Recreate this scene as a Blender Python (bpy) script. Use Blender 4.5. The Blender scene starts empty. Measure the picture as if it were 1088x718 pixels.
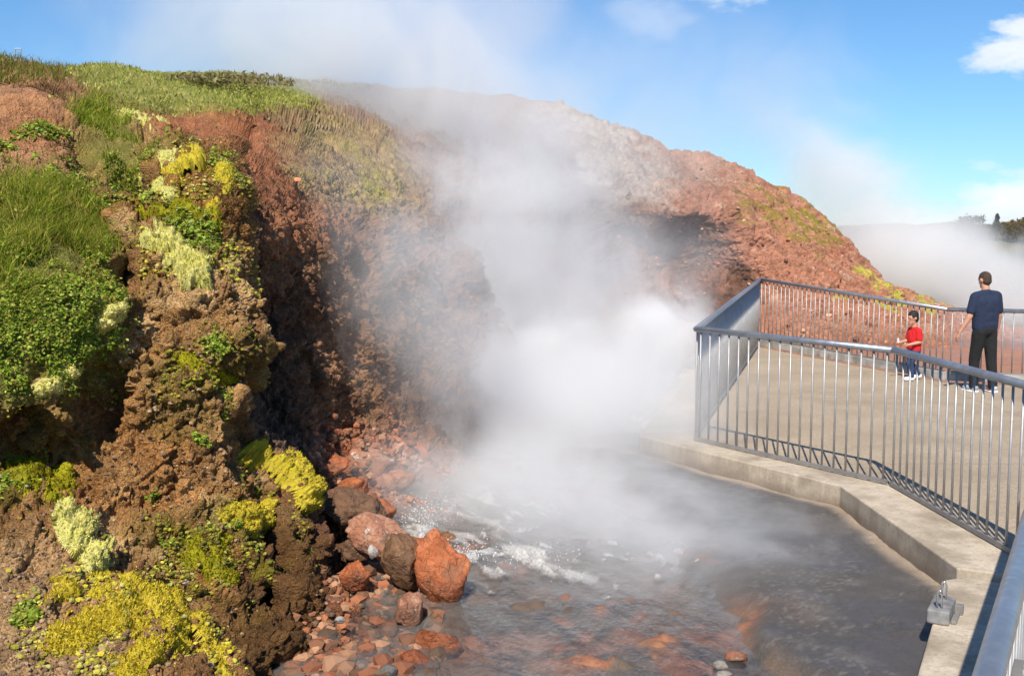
import bpy, bmesh, math, random
import numpy as np
from mathutils import Vector, Matrix, Quaternion
rad = math.radians
random.seed(7); RNG = np.random.default_rng(7)
S = bpy.context.scene
COL = S.collection
# ------------------------------------------------------------------ camera maths
F, CX, CY, H = 1150.0, 544.0, 359.0, 2.35
PITCH = math.atan(114.0 / F)
CP, SP = math.cos(PITCH), math.sin(PITCH)
def ray(px, py):
    a = (np.asarray(px, float) - CX) / F; b = (np.asarray(py, float) - CY) / F
    return np.stack([a, CP - b * SP + 0 * a, -SP - b * CP + 0 * a], -1)
def P(px, py, Y):
    d = ray(px, py); return d * (np.asarray(Y, float) / d[..., 1])[..., None] + np.array([0, 0, H])
def Pz(px, py, z):
    d = ray(px, py); return d * ((z - H) / d[..., 2])[..., None] + np.array([0, 0, H])
def proj(p):
    q = p - np.array([0, 0, H]); dep = q[..., 1] * CP - q[..., 2] * SP
    up = q[..., 1] * SP + q[..., 2] * CP
    return CX + F * q[..., 0] / dep, CY - F * up / dep
# ------------------------------------------------------------------ noise
def _h(ix, iy, iz, s):
    h = (ix.astype(np.int64) * 374761393 + iy.astype(np.int64) * 668265263 + iz.astype(np.int64) * 1274126177 + s * 974711) & 0xffffffff
    h = ((h ^ (h >> 13)) * 1103515245) & 0xffffffff
    h = ((h ^ (h >> 16)) * 2246822519) & 0xffffffff
    return ((h ^ (h >> 15)) & 0xffffff) / float(0x1000000)
def vnoise(p, s=0):
    i = np.floor(p); f = p - i; f = f * f * f * (f * (f * 6 - 15) + 10)
    i = i.astype(np.int64); x, y, z = i[..., 0], i[..., 1], i[..., 2]; fx, fy, fz = f[..., 0], f[..., 1], f[..., 2]
    r = 0
    for dx in (0, 1):
        for dy in (0, 1):
            for dz in (0, 1):
                w = (fx if dx else 1 - fx) * (fy if dy else 1 - fy) * (fz if dz else 1 - fz)
                r = r + w * _h(x + dx, y + dy, z + dz, s)
    return r * 2 - 1
def fbm(p, o=4, s=0, g=0.5):
    a, t, r = 1.0, 0.0, 0
    for k in range(o):
        r = r + a * vnoise(p * (2.03 ** k) + 17.3 * k, s + k); t += a; a *= g
    return r / t * 1.6
def facets(p, s=0):
    """blocky rock: every voronoi cell is a tilted plane; returns height and distance to the cell border"""
    i = np.floor(p).astype(np.int64); best = np.full(p.shape[:-1], 9.0); sec = best.copy(); val = np.zeros(p.shape[:-1])
    for dx in (-1, 0, 1):
        for dy in (-1, 0, 1):
            for dz in (-1, 0, 1):
                c = i + np.array([dx, dy, dz]); x, y, z = c[..., 0], c[..., 1], c[..., 2]
                o = np.stack([_h(x, y, z, s + 1), _h(x, y, z, s + 2), _h(x, y, z, s + 3)], -1)
                q = p - (c + o); d = np.sqrt((q * q).sum(-1))
                t = np.stack([_h(x, y, z, s + 4), _h(x, y, z, s + 5), _h(x, y, z, s + 6)], -1) * 2 - 1
                v = (_h(x, y, z, s + 7) - .5) * 1.0 + (q * t).sum(-1) * 1.1
                near = d < best
                sec = np.where(near, best, np.minimum(sec, d)); val = np.where(near, v, val); best = np.where(near, d, best)
    return val, sec - best
def sstep(a, b, x):
    t = np.clip((x - a) / (b - a), 0, 1); return t * t * (3 - 2 * t)
def lerp(a, b, t): return a + (b - a) * t
# ------------------------------------------------------------------ mesh helpers
def mesh_np(name, v, quads=None, tris=None, mat=None, parent=None, smooth=True, col=None, link=True):
    me = bpy.data.meshes.new(name)
    v = np.asarray(v, np.float32).reshape(-1, 3); loops = []; sizes = []
    if quads is not None and len(quads): loops.append(np.asarray(quads, np.int32).ravel()); sizes.append(np.full(len(quads), 4, np.int32))
    if tris is not None and len(tris): loops.append(np.asarray(tris, np.int32).ravel()); sizes.append(np.full(len(tris), 3, np.int32))
    lo = np.concatenate(loops); sz = np.concatenate(sizes)
    me.vertices.add(len(v)); me.vertices.foreach_set('co', v.ravel())
    me.loops.add(len(lo)); me.loops.foreach_set('vertex_index', lo)
    me.polygons.add(len(sz)); st = np.zeros(len(sz), np.int32); st[1:] = np.cumsum(sz)[:-1]
    me.polygons.foreach_set('loop_start', st); me.polygons.foreach_set('loop_total', sz)
    me.polygons.foreach_set('use_smooth', np.full(len(sz), smooth, bool))
    me.update(calc_edges=True)
    if col is not None:
        a = me.color_attributes.new('Col', 'FLOAT_COLOR', 'POINT')
        c = np.ones((len(v), 4), np.float32); c[:, :3] = np.asarray(col, np.float32).reshape(-1, 3)
        a.data.foreach_set('color', c.ravel())
    if mat: me.materials.append(mat)
    o = bpy.data.objects.new(name, me)
    COL.objects.link(o)
    if parent: o.parent = parent
    return o
def obj_bm(name, bm, mat, parent=None, smooth=False, bevel=0):
    bmesh.ops.recalc_face_normals(bm, faces=bm.faces)
    me = bpy.data.meshes.new(name); bm.to_mesh(me); bm.free()
    if mat: me.materials.append(mat)
    for p in me.polygons: p.use_smooth = smooth
    o = bpy.data.objects.new(name, me); COL.objects.link(o)
    if parent: o.parent = parent
    if bevel:
        m = o.modifiers.new('b', 'BEVEL'); m.width = bevel; m.segments = 2; m.limit_method = 'ANGLE'
    return o
def tag(o, label, cat, group=None, kind=None):
    if label: o['label'] = label
    if cat: o['category'] = cat
    if group: o['group'] = group
    if kind: o['kind'] = kind
    return o
def struct(o, label=None): o['kind'] = 'structure'; return o
def empty(name, loc, rz=0):
    o = bpy.data.objects.new(name, None); COL.objects.link(o); o.location = loc; o.rotation_euler = (0, 0, rz); o.empty_display_size = .2; return o
def tube(bm, pts, r, n=10, sx=1, sz=1, caps=True):
    pts = [Vector(p) for p in pts]; rings = []
    for k, p in enumerate(pts):
        a = (pts[k] - pts[k - 1]).normalized() if k else (pts[1] - pts[0]).normalized()
        b = (pts[k + 1] - pts[k]).normalized() if k < len(pts) - 1 else a
        t = (a + b).normalized(); up = Vector((0, 0, 1)) if abs(t.z) < .9 else Vector((0, 1, 0))
        s = t.cross(up).normalized(); u = s.cross(t).normalized(); m = 1 / max(.3, t.dot(a))
        rr = r[k] if isinstance(r, (list, tuple)) else r
        rings.append([bm.verts.new(p + s * (math.cos(q) * rr * sx * m) + u * (math.sin(q) * rr * sz)) for q in [2 * math.pi * j / n for j in range(n)]])
    for A, B in zip(rings[:-1], rings[1:]):
        for j in range(n): bm.faces.new((A[j], A[(j + 1) % n], B[(j + 1) % n], B[j]))
    if caps: bm.faces.new(rings[0][::-1]); bm.faces.new(rings[-1])
def prism(bm, poly, z0, z1):
    a = [bm.verts.new((p[0], p[1], z0)) for p in poly]; b = [bm.verts.new((p[0], p[1], z1)) for p in poly]; n = len(poly)
    for j in range(n): bm.faces.new((a[j], a[(j + 1) % n], b[(j + 1) % n], b[j]))
    bm.faces.new(a[::-1]); bm.faces.new(b)
def box(bm, c, size, M=None):
    v = []
    for dx in (-.5, .5):
        for dy in (-.5, .5):
            for dz in (-.5, .5):
                q = Vector((dx * size[0], dy * size[1], dz * size[2])); q = (M @ q if M else q) + Vector(c); v.append(bm.verts.new(q))
    for f in ((0, 1, 3, 2), (4, 6, 7, 5), (0, 4, 5, 1), (2, 3, 7, 6), (0, 2, 6, 4), (1, 5, 7, 3)): bm.faces.new([v[k] for k in f])
# ------------------------------------------------------------------ material helpers
class NT:
    def __init__(s, name, world=None):
        if world: s.m = world
        else: s.m = bpy.data.materials.new(name)
        s.m.use_nodes = True; s.t = s.m.node_tree; s.t.nodes.clear()
        s.out = s.n('ShaderNodeOutputWorld' if world else 'ShaderNodeOutputMaterial')
    def n(s, typ, **kw):
        nd = s.t.nodes.new(typ)
        for k, v in kw.items():
            if k in nd.inputs: s.set(nd.inputs[k], v)
            else: setattr(nd, k, v)
        return nd
    def set(s, sock, v):
        if isinstance(v, bpy.types.NodeSocket): s.t.links.new(v, sock)
        elif isinstance(v, bpy.types.Node): s.t.links.new(v.outputs[0], sock)
        else:
            if hasattr(sock, 'default_value') and not hasattr(v, '__len__') and hasattr(sock.default_value, '__len__'): v = [v] * len(sock.default_value)
            elif hasattr(v, '__len__') and hasattr(sock.default_value, '__len__') and len(v) == 3 and len(sock.default_value) == 4: v = (*v, 1)
            sock.default_value = v
    def math(s, op, a, b=0, c=None, clamp=False):
        nd = s.n('ShaderNodeMath'); nd.operation = op; nd.use_clamp = clamp
        s.set(nd.inputs[0], a); s.set(nd.inputs[1], b)
        if c is not None: s.set(nd.inputs[2], c)
        return nd.outputs[0]
    def vmath(s, op, a, b=None, scale=None):
        nd = s.n('ShaderNodeVectorMath'); nd.operation = op; s.set(nd.inputs[0], a)
        if b is not None: s.set(nd.inputs[1], b)
        if scale is not None: s.set(nd.inputs['Scale'], scale)
        return nd.outputs['Value'] if op in ('LENGTH', 'DOT_PRODUCT', 'DISTANCE') else nd.outputs[0]
    def noise(s, vec, scale, detail=4, rough=.55, out=0, dist=0):
        nd = s.n('ShaderNodeTexNoise'); s.set(nd.inputs['Vector'], vec); s.set(nd.inputs['Scale'], scale)
        nd.inputs['Detail'].default_value = detail; nd.inputs['Roughness'].default_value = rough; nd.inputs['Distortion'].default_value = dist
        return nd.outputs[out]
    def voro(s, vec, scale, feature='F1', out=0):
        nd = s.n('ShaderNodeTexVoronoi'); nd.feature = feature; s.set(nd.inputs['Vector'], vec); s.set(nd.inputs['Scale'], scale); return nd.outputs[out]
    def ramp(s, v, stops, interp='LINEAR'):
        nd = s.n('ShaderNodeValToRGB'); s.set(nd.inputs[0], v); r = nd.color_ramp; r.interpolation = interp
        while len(r.elements) < len(stops): r.elements.new(.5)
        for e, (p, c) in zip(r.elements, stops):
            e.position = p; e.color = (*c, 1) if hasattr(c, '__len__') else (c, c, c, 1)
        return nd.outputs[0]
    def maprange(s, v, a, b, c=0, d=1, smooth=True):
        nd = s.n('ShaderNodeMapRange'); nd.interpolation_type = 'SMOOTHSTEP' if smooth else 'LINEAR'
        for k, x in enumerate((v, a, b, c, d)): s.set(nd.inputs[k], x)
        return nd.outputs[0]
    def mix(s, f, a, b, mode='MIX'):
        nd = s.n('ShaderNodeMix'); nd.data_type = 'RGBA'; nd.blend_type = mode
        s.set(nd.inputs[0], f); s.set(nd.inputs[6], a); s.set(nd.inputs[7], b); return nd.outputs[2]
    def bump(s, h, strength=.5, dist=.02, normal=None):
        nd = s.n('ShaderNodeBump'); s.set(nd.inputs['Height'], h); nd.inputs['Strength'].default_value = strength; nd.inputs['Distance'].default_value = dist
        if normal is not None: s.set(nd.inputs['Normal'], normal)
        return nd.outputs[0]
    def bsdf(s, **kw):
        nd = s.n('ShaderNodeBsdfPrincipled')
        for k, v in kw.items(): s.set(nd.inputs[k.replace('_', ' ')], v)
        s.t.links.new(nd.outputs[0], s.out.inputs[0]); return nd
    def pos(s): return s.n('ShaderNodeNewGeometry').outputs['Position']
    def oco(s): return s.n('ShaderNodeTexCoord').outputs['Object']
    def attr(s, name='Col'):
        nd = s.n('ShaderNodeAttribute'); nd.attribute_name = name; return nd.outputs['Color']
def simple(name, col, rough=.7, metal=0, var=.25, scale=8, bump=.2, bdist=.01, **kw):
    m = NT(name); o = m.oco(); n = m.noise(o, scale, 5)
    c = m.mix(m.maprange(n, .3, .7), [x * (1 - var) for x in col], [min(1, x * (1 + var)) for x in col])
    m.bsdf(Base_Color=c, Roughness=rough, Metallic=metal, Normal=m.bump(m.noise(o, scale * 4, 4), bump, bdist), **kw); return m.m
# ------------------------------------------------------------------ hillside: a lofted surface
N = None
COLS = [
 [(-420,800,4.7),(-420,718,5.0),(-420,620,5.4),(-420,540,5.8),(-420,470,6.1),(-420,400,6.3),(-420,300,6.7),(-420,200,7.4),(-420,120,8.6),(-420,70,10),(-420,35,12)],
 [(-150,800,4.6),(-150,718,4.9),(-150,620,5.4),(-150,540,5.9),(-150,470,6.3),(-150,400,6.5),(-150,300,6.8),(-150,200,7.6),(-150,120,9),(-150,72,10.8),(-150,48,12.5)],
 [(0,820,4.7),(0,718,5.2),(0,640,5.6),(0,570,6.1),(0,490,6.9),(0,425,6.75),(0,320,7.0),(0,220,7.9),(0,150,9.2),(0,95,11),(0,66,13)],
 [(60,820,4.7),(60,718,5.3),(60,640,5.7),(60,575,6.2),(60,500,7.0),(60,420,7.0),(60,330,7.2),(60,235,8.1),(60,160,9.5),(60,100,11.5),(60,76,16)],
 [(110,820,4.8),(110,718,5.4),(110,640,5.8),(110,580,6.5),(110,500,7.25),(110,420,7.5),(110,330,7.5),(110,250,8.4),(110,170,9.8),(110,106,13),(110,80,22)],
 [(180,820,4.9),(180,718,5.5),(180,655,6.0),(180,600,6.8),(180,520,7.3),(180,440,7.6),(180,340,7.9),(180,240,8.5),(180,160,10),(180,118,15),(180,84,26)],
 [(240,830,5.0),(240,740,5.6),(240,670,6.4),(240,590,7.0),(240,520,7.4),(240,440,7.7),(240,340,8.0),(240,240,8.7),(240,170,10.2),(240,126,15.5),(240,86,28)],
 [(310,755,5.8),(305,695,6.5),(305,640,7.0),(300,575,7.5),(285,510,7.8),(262,440,8.0),(258,340,8.3),(253,240,9.0),(258,175,10.6),(262,130,16),(262,88,29)],
 [(336,745,6.0),(328,690,6.8),(338,640,7.4),(338,580,7.9),(318,505,8.3),(268,440,8.4),(262,340,8.7),(256,240,9.4),(262,178,11),(268,132,16.3),(268,89,29.5)],
 [(350,720,6.5),(348,670,7.2),(354,620,7.9),(350,560,8.8),(318,492,9.8),(272,432,10.1),(264,345,10.0),(270,262,9.5),(280,182,11.3),(280,134,16.5),(275,90,30)],
 [(378,700,6.7),(374,645,7.6),(368,590,8.6),(358,530,9.7),(342,470,10.5),(324,410,10.8),(316,325,10.9),(312,246,10.9),(314,182,12.6),(310,136,17.6),(305,93,31)],
 [(424,640,7.8),(416,590,8.9),(405,540,10),(398,490,11.3),(390,440,12.1),(384,390,12.5),(376,310,13.1),(370,240,14),(365,190,15.5),(350,140,20),(345,95,33)],
 [(480,585,9.2),(470,530,10.8),(460,490,12),(455,450,13.3),(450,410,14.3),(445,360,15),(440,300,16),(435,240,17),(430,195,19),(410,140,24),(395,97,35)],
 [(540,500,12.2),(530,470,13.5),(520,440,15),(512,405,16.5),(508,370,17.5),(505,330,18.5),(500,280,19.5),(495,230,21),(490,190,23),(475,145,27),(455,101,37)],
 [(600,440,15.9),(590,420,18),(580,395,20),(572,370,21.5),(568,340,22.5),(565,305,23),(562,265,24),(558,220,25),(555,180,27),(540,140,31),(520,106,38)],
 [(650,405,19.4),(645,388,21.5),(638,370,23.5),(632,345,25),(628,315,25.8),(625,285,26.3),(622,245,27),(618,205,28),(612,170,29.5),(595,137,33),(580,112,38)],
 [(692,390,21.6),(688,368,24),(680,345,25.5),(672,320,26.5),(668,295,27.4),(665,265,27.9),(662,235,27.6),(658,205,28.3),(655,175,30),(645,150,33),(635,130,37)],
 [(740,388,21.9),(738,362,24.6),(730,335,26),(722,305,27.3),(718,280,28.3),(714,255,28.4),(710,230,27.6),(706,208,28.6),(704,190,30.5),(700,173,33),(695,155,36)],
 [(800,392,22.6),(795,365,24.4),(790,335,25.8),(785,303,27.2),(780,278,27.9),(776,252,28.2),(772,228,28.6),(768,208,30),(765,192,31.5),(762,178,33.5),(760,165,36)],
 [(870,396,22.6),(865,372,24.5),(860,345,25.5),(855,318,26.5),(850,295,27.3),(846,272,28.2),(842,252,29),(838,235,30.2),(834,220,31.5),(830,208,33),(826,198,35)],
 [(930,400,22.4),(925,380,24),(920,360,25.2),(915,340,26),(910,322,27),(906,305,28),(902,290,29),(898,277,30),(894,265,31),(888,252,32.5),(882,240,34)],
 [(985,404,22),(980,388,23.6),(975,372,24.8),(970,358,26),(966,345,27),(962,334,28),(958,325,29),(954,316,30),(950,309,31),(945,303,32),(940,296,33)],
 [(1050,408,21.7),(1045,394,23),(1040,381,24.2),(1035,370,25.4),(1030,361,26.4),(1026,353,27.4),(1022,346,28.4),(1017,340,29.3),(1012,335,30.2),(1007,331,31),(1001,326,32)],
 [(1130,412,21.4),(1125,400,22.5),(1120,391,23.6),(1115,383,24.6),(1110,376,25.5),(1106,370,26.4),(1102,365,27.3),(1098,361,28.2),(1093,357,29),(1088,354,30),(1083,351,31)],
]
C = np.array(COLS, float)                                   # columns x knots x 3
W = P(C[..., 0], C[..., 1], C[..., 2])
foot = W[:, :1].copy(); foot[..., 2] = np.minimum(foot[..., 2], -.3) - .9; foot[..., 1] -= .25
back1 = W[:, -1:].copy(); back1[..., 0] *= 1.25; back1[..., 1] = back1[..., 1] * 1.25 + 2; back1[..., 2] -= .5
back2 = W[:, -1:].copy(); back2[..., 0] *= 1.7; back2[..., 1] = back2[..., 1] * 1.7 + 6; back2[..., 2] = -1.6
W = np.concatenate([foot, W, back1, back2], 1)
KPX = [0] * 14
def pchip(y, counts):
    """monotone cubic along axis 0, counts[k] samples in interval k"""
    d = y[1:] - y[:-1]; m = np.zeros_like(y)
    a, b = d[:-1], d[1:]; same = a * b > 0
    m[1:-1] = np.where(same, 2 * a * b / np.where(same, a + b, 1), 0); m[0] = d[0]; m[-1] = d[-1]
    out = []
    for k, c in enumerate(counts):
        t = (np.arange(c) / c).reshape(-1, *([1] * (y.ndim - 1)))
        h = (2 * t**3 - 3 * t**2 + 1) * y[k] + (t**3 - 2 * t**2 + t) * m[k] + (-2 * t**3 + 3 * t**2) * y[k + 1] + (t**3 - t**2) * m[k + 1]
        out.append(h)
    out.append(y[-1:]); return np.concatenate(out, 0)
DENS = 1.0
rows = [10] + [int(DENS * max(16, min(84, np.abs(np.diff(C[3:11, k:k + 2, 1], axis=1)).max()))) for k in range(10)] + [8, 8]
cols = []
for k in range(len(COLS) - 1):
    dx = max(abs(C[k + 1, 3:8, 0] - C[k, 3:8, 0])); dy = np.abs(W[k + 1, 4:9] - W[k, 4:9]).max() * 1150 / C[k, 6, 2] * .6
    cols.append(int(DENS * (30 if k == 0 else 70 if k == 1 else max(dx, dy, 20) * 1.0)))
G = pchip(W, cols)                                            # columns first
G = np.swapaxes(pchip(np.swapaxes(G, 0, 1), rows), 0, 1)      # (ncol, nrow, 3)
NI, NJ = G.shape[:2]
def grid_normals(g):
    du = np.gradient(g, axis=0); dv = np.gradient(g, axis=1); n = np.cross(du, dv)
    n /= np.linalg.norm(n, axis=-1, keepdims=True) + 1e-9
    return n
N0 = grid_normals(G)
view = G - np.array([0, 0, H])
if (N0 * view).sum(-1).mean() > 0: N0 = -N0; FLIP = True
else: FLIP = False
# smooth the base normals so displacement does not self-cross at sharp folds
def blur(a, k, n=2):
    for _ in range(n):
        for ax in (0, 1):
            c = np.cumsum(np.pad(a, [(k + 1, k) if x == ax else (0, 0) for x in range(a.ndim)], mode='edge'), axis=ax)
            sl1 = [slice(None)] * a.ndim; sl0 = [slice(None)] * a.ndim
            sl1[ax] = slice(2 * k + 1, None); sl0[ax] = slice(0, -(2 * k + 1))
            a = (c[tuple(sl1)] - c[tuple(sl0)]) / (2 * k + 1)
    return a
NS = blur(N0, 8); NS /= np.linalg.norm(NS, axis=-1, keepdims=True) + 1e-9
QX, QY = proj(G)                                              # where each point of the slope sits in the photo's frame
uidx = np.repeat(np.arange(NI)[:, None], NJ, 1)
cstart = np.concatenate([[0], np.cumsum(cols)])
wob = fbm(G / .5, 4, 40)
wob2 = fbm(G / .5 + 31, 4, 50)
WX = QX + wob * 14; WY = QY + wob2 * 14
def el(cx, cy, rx, ry, ang=0, soft=.5, wx=None, wy=None):
    x = (WX if wx is None else wx) - cx; y = (WY if wy is None else wy) - cy; a = math.radians(ang)
    u = (x * math.cos(a) + y * math.sin(a)) / rx; v = (-x * math.sin(a) + y * math.cos(a)) / ry
    return 1 - sstep(1 - soft, 1 + soft, np.sqrt(u * u + v * v))
NEAR = 1 - sstep(cstart[8] - 6, cstart[8] + 10, uidx)          # the near bluff (left of the gully)
FAR = 1 - NEAR
DIST = G[..., 1]
# --- masks of what the ground is made of, and of hollows shaded by colour
big = fbm(G / 1.3, 3, 60); mid = fbm(G / .35, 4, 61)
fine = fbm(G / .09, 3, 62)
grass_m = NEAR * np.maximum.reduce([el(35, 260, 70, 65), el(45, 345, 70, 45), el(20, 225, 45, 40), el(70, 385, 60, 30, 30), el(10, 385, 30, 50), el(110, 140, 45, 28, 35) * .9, el(150, 158, 25, 14) * .7])
meadow = FAR * 0 + sstep(128, 112, QY + wob * 5 + np.maximum(0, 40 - QX) * .0) * sstep(45, 95, QX + wob * 10) * (1 - sstep(300, 350, QX + wob * 16)) * sstep(12.5, 15.5, DIST)
dirt = NEAR * np.maximum.reduce([el(40, 130, 110, 60), el(70, 100, 60, 20), el(40, 690, 120, 60), el(30, 600, 60, 40) * .8])
soil_far = FAR * sstep(0, 1, el(260, 165, 85, 36, 12) + el(215, 126, 40, 14) + el(320, 215, 60, 50) * .6)
soil_near_red = NEAR * np.maximum(el(240, 155, 60, 34), el(200, 128, 40, 16))
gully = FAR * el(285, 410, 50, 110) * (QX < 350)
redrub = FAR * np.maximum.reduce([el(400, 500, 70, 40), el(450, 520, 60, 40), el(360, 480, 30, 35)])
redfoot = np.maximum(el(370, 690, 75, 60), el(430, 640, 60, 60)) * sstep(310, 345, WX)
wetdark = NEAR * np.maximum.reduce([el(300, 620, 70, 95), el(280, 690, 55, 50)]) * sstep(215, 250, WX)
mossy_dark = NEAR * np.maximum.reduce([el(200, 200, 50, 50), el(140, 250, 30, 60) * .7, el(230, 600, 70, 60), el(20, 500, 50, 40), el(190, 215, 60, 60) * .8, el(225, 390, 40, 30) * .6, el(180, 560, 40, 20) * .5])
sinter = FAR * np.maximum.reduce([el(610, 126, 65, 15, 18), el(662, 172, 62, 24, 42), el(690, 175, 40, 14, 30) * .7]) * sstep(540, 580, QX)
ochre = FAR * np.maximum(el(375, 170, 80, 45, 35), el(400, 200, 25, 20) * .8)
ridge = FAR * sstep(660, 720, QX + wob * 10)
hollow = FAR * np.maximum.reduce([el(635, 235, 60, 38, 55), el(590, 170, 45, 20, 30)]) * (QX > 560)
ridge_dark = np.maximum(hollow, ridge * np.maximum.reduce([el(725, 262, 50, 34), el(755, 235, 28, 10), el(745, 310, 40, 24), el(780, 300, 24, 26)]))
ridge_green = ridge * np.maximum.reduce([el(835, 232, 50, 16, 35) * .8, el(862, 238, 34, 11, 35), el(800, 225, 25, 10, 35) * .7])
ridge_yellow = ridge * np.maximum.reduce([el(925, 300, 22, 6, 30, .3), el(945, 312, 14, 6, 25, .3), el(915, 296, 12, 4, 30, .3), el(960, 320, 22, 6, 15, .3), el(990, 323, 18, 6, 15, .3), el(895, 318, 10, 5, 0, .3)])
grassy = np.clip(grass_m + meadow, 0, 1)
rocky = np.clip(1 - np.maximum.reduce([grassy * .85, dirt * .6, soil_far * .7, soil_near_red * .7, ochre * .5, ridge_green * .5]), 0.12, 1)
rocky = np.where(QY < 112, rocky * .4, rocky)
# --- displacement: large forms first, then finer stone on the displaced surface
pxsz = DIST / 1150.0
def octv(lam): return sstep(1.6, 4, lam / pxsz)
f1, b1 = facets(G / .75 + 3, 1); f0, b0 = facets(G / 2.2 + 1, 41)
f0 = f0 * sstep(0, .4, b0); f1 = f1 * sstep(-.02, .35, b1)
flat = 1 - sstep(120, 165, QY - np.maximum(0, QX - 600) * .25) * (1 - sstep(.45, .8, N0[..., 2]))
flat = np.where(QX > 640, sstep(.55, .85, N0[..., 2]) * .6, flat); flat = blur(flat, 8)
vert = fbm(G * np.array([1, 1, .25]) / .4, 3, 70)
disp = .10 * fbm(G / 2, 2, 71) + .05 * mid * (.4 + rocky) + rocky * .11 * f1 - rocky * (1 - sstep(0, .1, b1)) * .05
disp += vert * .10 * gully + FAR * rocky * sstep(14, 20, DIST) * (.34 * f0 * (1 - .5 * ridge) + .22 * f1 * (1 - .6 * ridge) - .08 * (1 - sstep(0, .2, b0))) * (1 - .6 * sinter) * (1 - .8 * flat)
disp += FAR * flat * .10 * fbm(G * np.array([1, .6, 1]) / .8, 4, 77)
pits = fbm(G / .6, 3, 80)
disp -= NEAR * rocky * .22 * sstep(.25, .8, pits)
disp -= NEAR * .30 * np.maximum.reduce([el(110, 425, 30, 32) * .7, el(25, 470, 40, 26), el(60, 480, 30, 24), el(135, 185, 16, 26), el(135, 285, 14, 20), el(5, 240, 10, 20), el(135, 595, 14, 10), el(300, 590, 10, 50)])
disp -= blur(ridge_dark, 6) * .42
disp += ridge_dark * .14 * fbm(G * np.array([.35, .35, 2.2]) / .6, 3, 78)
disp += ridge * (1 - ridge_dark) * .12 * fbm(G * np.array([1, 1, .3]) / .9, 4, 79)
tail = 1 - .999 * np.clip((np.arange(NJ)[None, :] - (NJ - 14)) / 6.0, 0, 1)
H1 = G + NS * (disp * tail)[..., None]
N1 = grid_normals(H1); N1 = -N1 if FLIP else N1
N1 = blur(N1, 3); N1 /= np.linalg.norm(N1, axis=-1, keepdims=True) + 1e-9
f2, b2 = facets(H1 * np.array([1, 1, .8]) / .27 + 9, 11); f3, b3 = facets(H1 / .1 + 5, 21); f4, b4 = facets(H1 / .045 + 2, 31)
f2 = f2 * sstep(-.03, .35, b2); f3 = f3 * sstep(-.05, .3, b3); fine = fbm(H1 / .09, 3, 62)
d2 = rocky * (.095 * f2 * (1 - .6 * ridge) + .050 * f3 * octv(.1) + .028 * f4 * octv(.045)) + .014 * fine * octv(.09) + .05 * f2 * redrub + .04 * f3 * redrub
d2 -= rocky * ((1 - sstep(0, .10, b2)) * .035 + (1 - sstep(0, .12, b3)) * .022 * octv(.1))
d2 += rocky * .05 * fbm(H1 / .32 + 11, 4, 81)
HP = H1 + N1 * (d2 * tail)[..., None]
HN = grid_normals(HP); HN = -HN if FLIP else HN
# --- albedo
def c3(r, g, b): return np.array([r, g, b], float)
def lay(A, col, m): return A * (1 - m[..., None]) + col * m[..., None]
A = np.zeros((NI, NJ, 3)) + c3(.27, .155, .07)
A = lay(A, c3(.10, .055, .03), sstep(.0, .8, mid) * .75)
A = lay(A, c3(.46, .30, .14), sstep(.0, .8, fbm(H1 / .22, 4, 90)) * .75)
A = lay(A, c3(.42, .28, .135), NEAR * el(190, 440, 85, 110) * .5)
A = lay(A, c3(.34, .17, .06), NEAR * sstep(.1, .6, fbm(G / .9 + 3, 4, 99)) * .65)
A = lay(A, c3(.12, .07, .035), NEAR * sstep(.2, .6, fbm(H1 * np.array([1, 1, .22]) / .22, 4, 101)) * .55)
A = lay(A, c3(.56, .42, .25), NEAR * sstep(.35, .7, fbm(H1 / .4 + 8, 5, 102)) * .6)
A = lay(A, c3(.17, .135, .03), NEAR * sstep(.15, .7, fbm(G / .6, 4, 96)) * .5)
A = lay(A, c3(.28, .14, .06), sstep(.2, .8, big) * .45)
A = lay(A, c3(.26, .115, .06), FAR * .6)
A = lay(A, c3(.12, .055, .03), FAR * sstep(.05, .7, fbm(H1 / .5, 4, 91)) * .7 * (1 - ridge))
A = lay(A, c3(.40, .22, .12), FAR * sstep(.25, .8, fbm(H1 / .17, 4, 92)) * .5)
A = lay(A, c3(.46, .30, .165), dirt * (.55 + .3 * sstep(-.3, .5, fine)))
A = lay(A, c3(.38, .15, .07), NEAR * el(50, 120, 90, 50) * .6)
A = lay(A, c3(.43, .165, .075), np.clip(soil_far + soil_near_red, 0, 1) * .85)
A = lay(A, c3(.36, .16, .075), soil_far * sstep(.0, .5, mid) * .6)
A = lay(A, c3(.11, .07, .05), gully * .75)  # shade in the recess beside the bluff, painted into the rock colour
A = lay(A, c3(.46, .15, .07), redrub * .8); A = lay(A, c3(.55, .33, .24), redrub * sstep(.1, .6, mid) * .7)
A = lay(A, c3(.33, .12, .05), redfoot * .75); A = lay(A, c3(.20, .075, .03), redfoot * sstep(0, .6, mid) * .8)
A = lay(A, c3(.085, .048, .02), wetdark * .85)
A = lay(A, c3(.13, .11, .012), mossy_dark * sstep(-.25, .45, mid) * .8)
A = lay(A, c3(.20, .20, .015), mossy_dark * sstep(.25, .7, fbm(H1 / .15, 3, 93)) * .7)
A = lay(A, c3(.46, .33, .16), ochre * .8); A = lay(A, c3(.45, .38, .04), FAR * el(398, 198, 22, 14) * .8)
A = lay(A, c3(.38, .31, .08), ochre * sstep(.2, .6, mid) * .6)
A = lay(A, c3(.50, .23, .145), ridge * .9); A = lay(A, c3(.33, .15, .09), ridge * sstep(.0, .7, mid) * .55)
A = lay(A, c3(.60, .38, .26), ridge * sstep(.3, .8, fbm(G / .4, 4, 94)) * .6)
A = lay(A, c3(.50, .31, .2), ridge * el(720, 172, 60, 18, 20) * .6)
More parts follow.
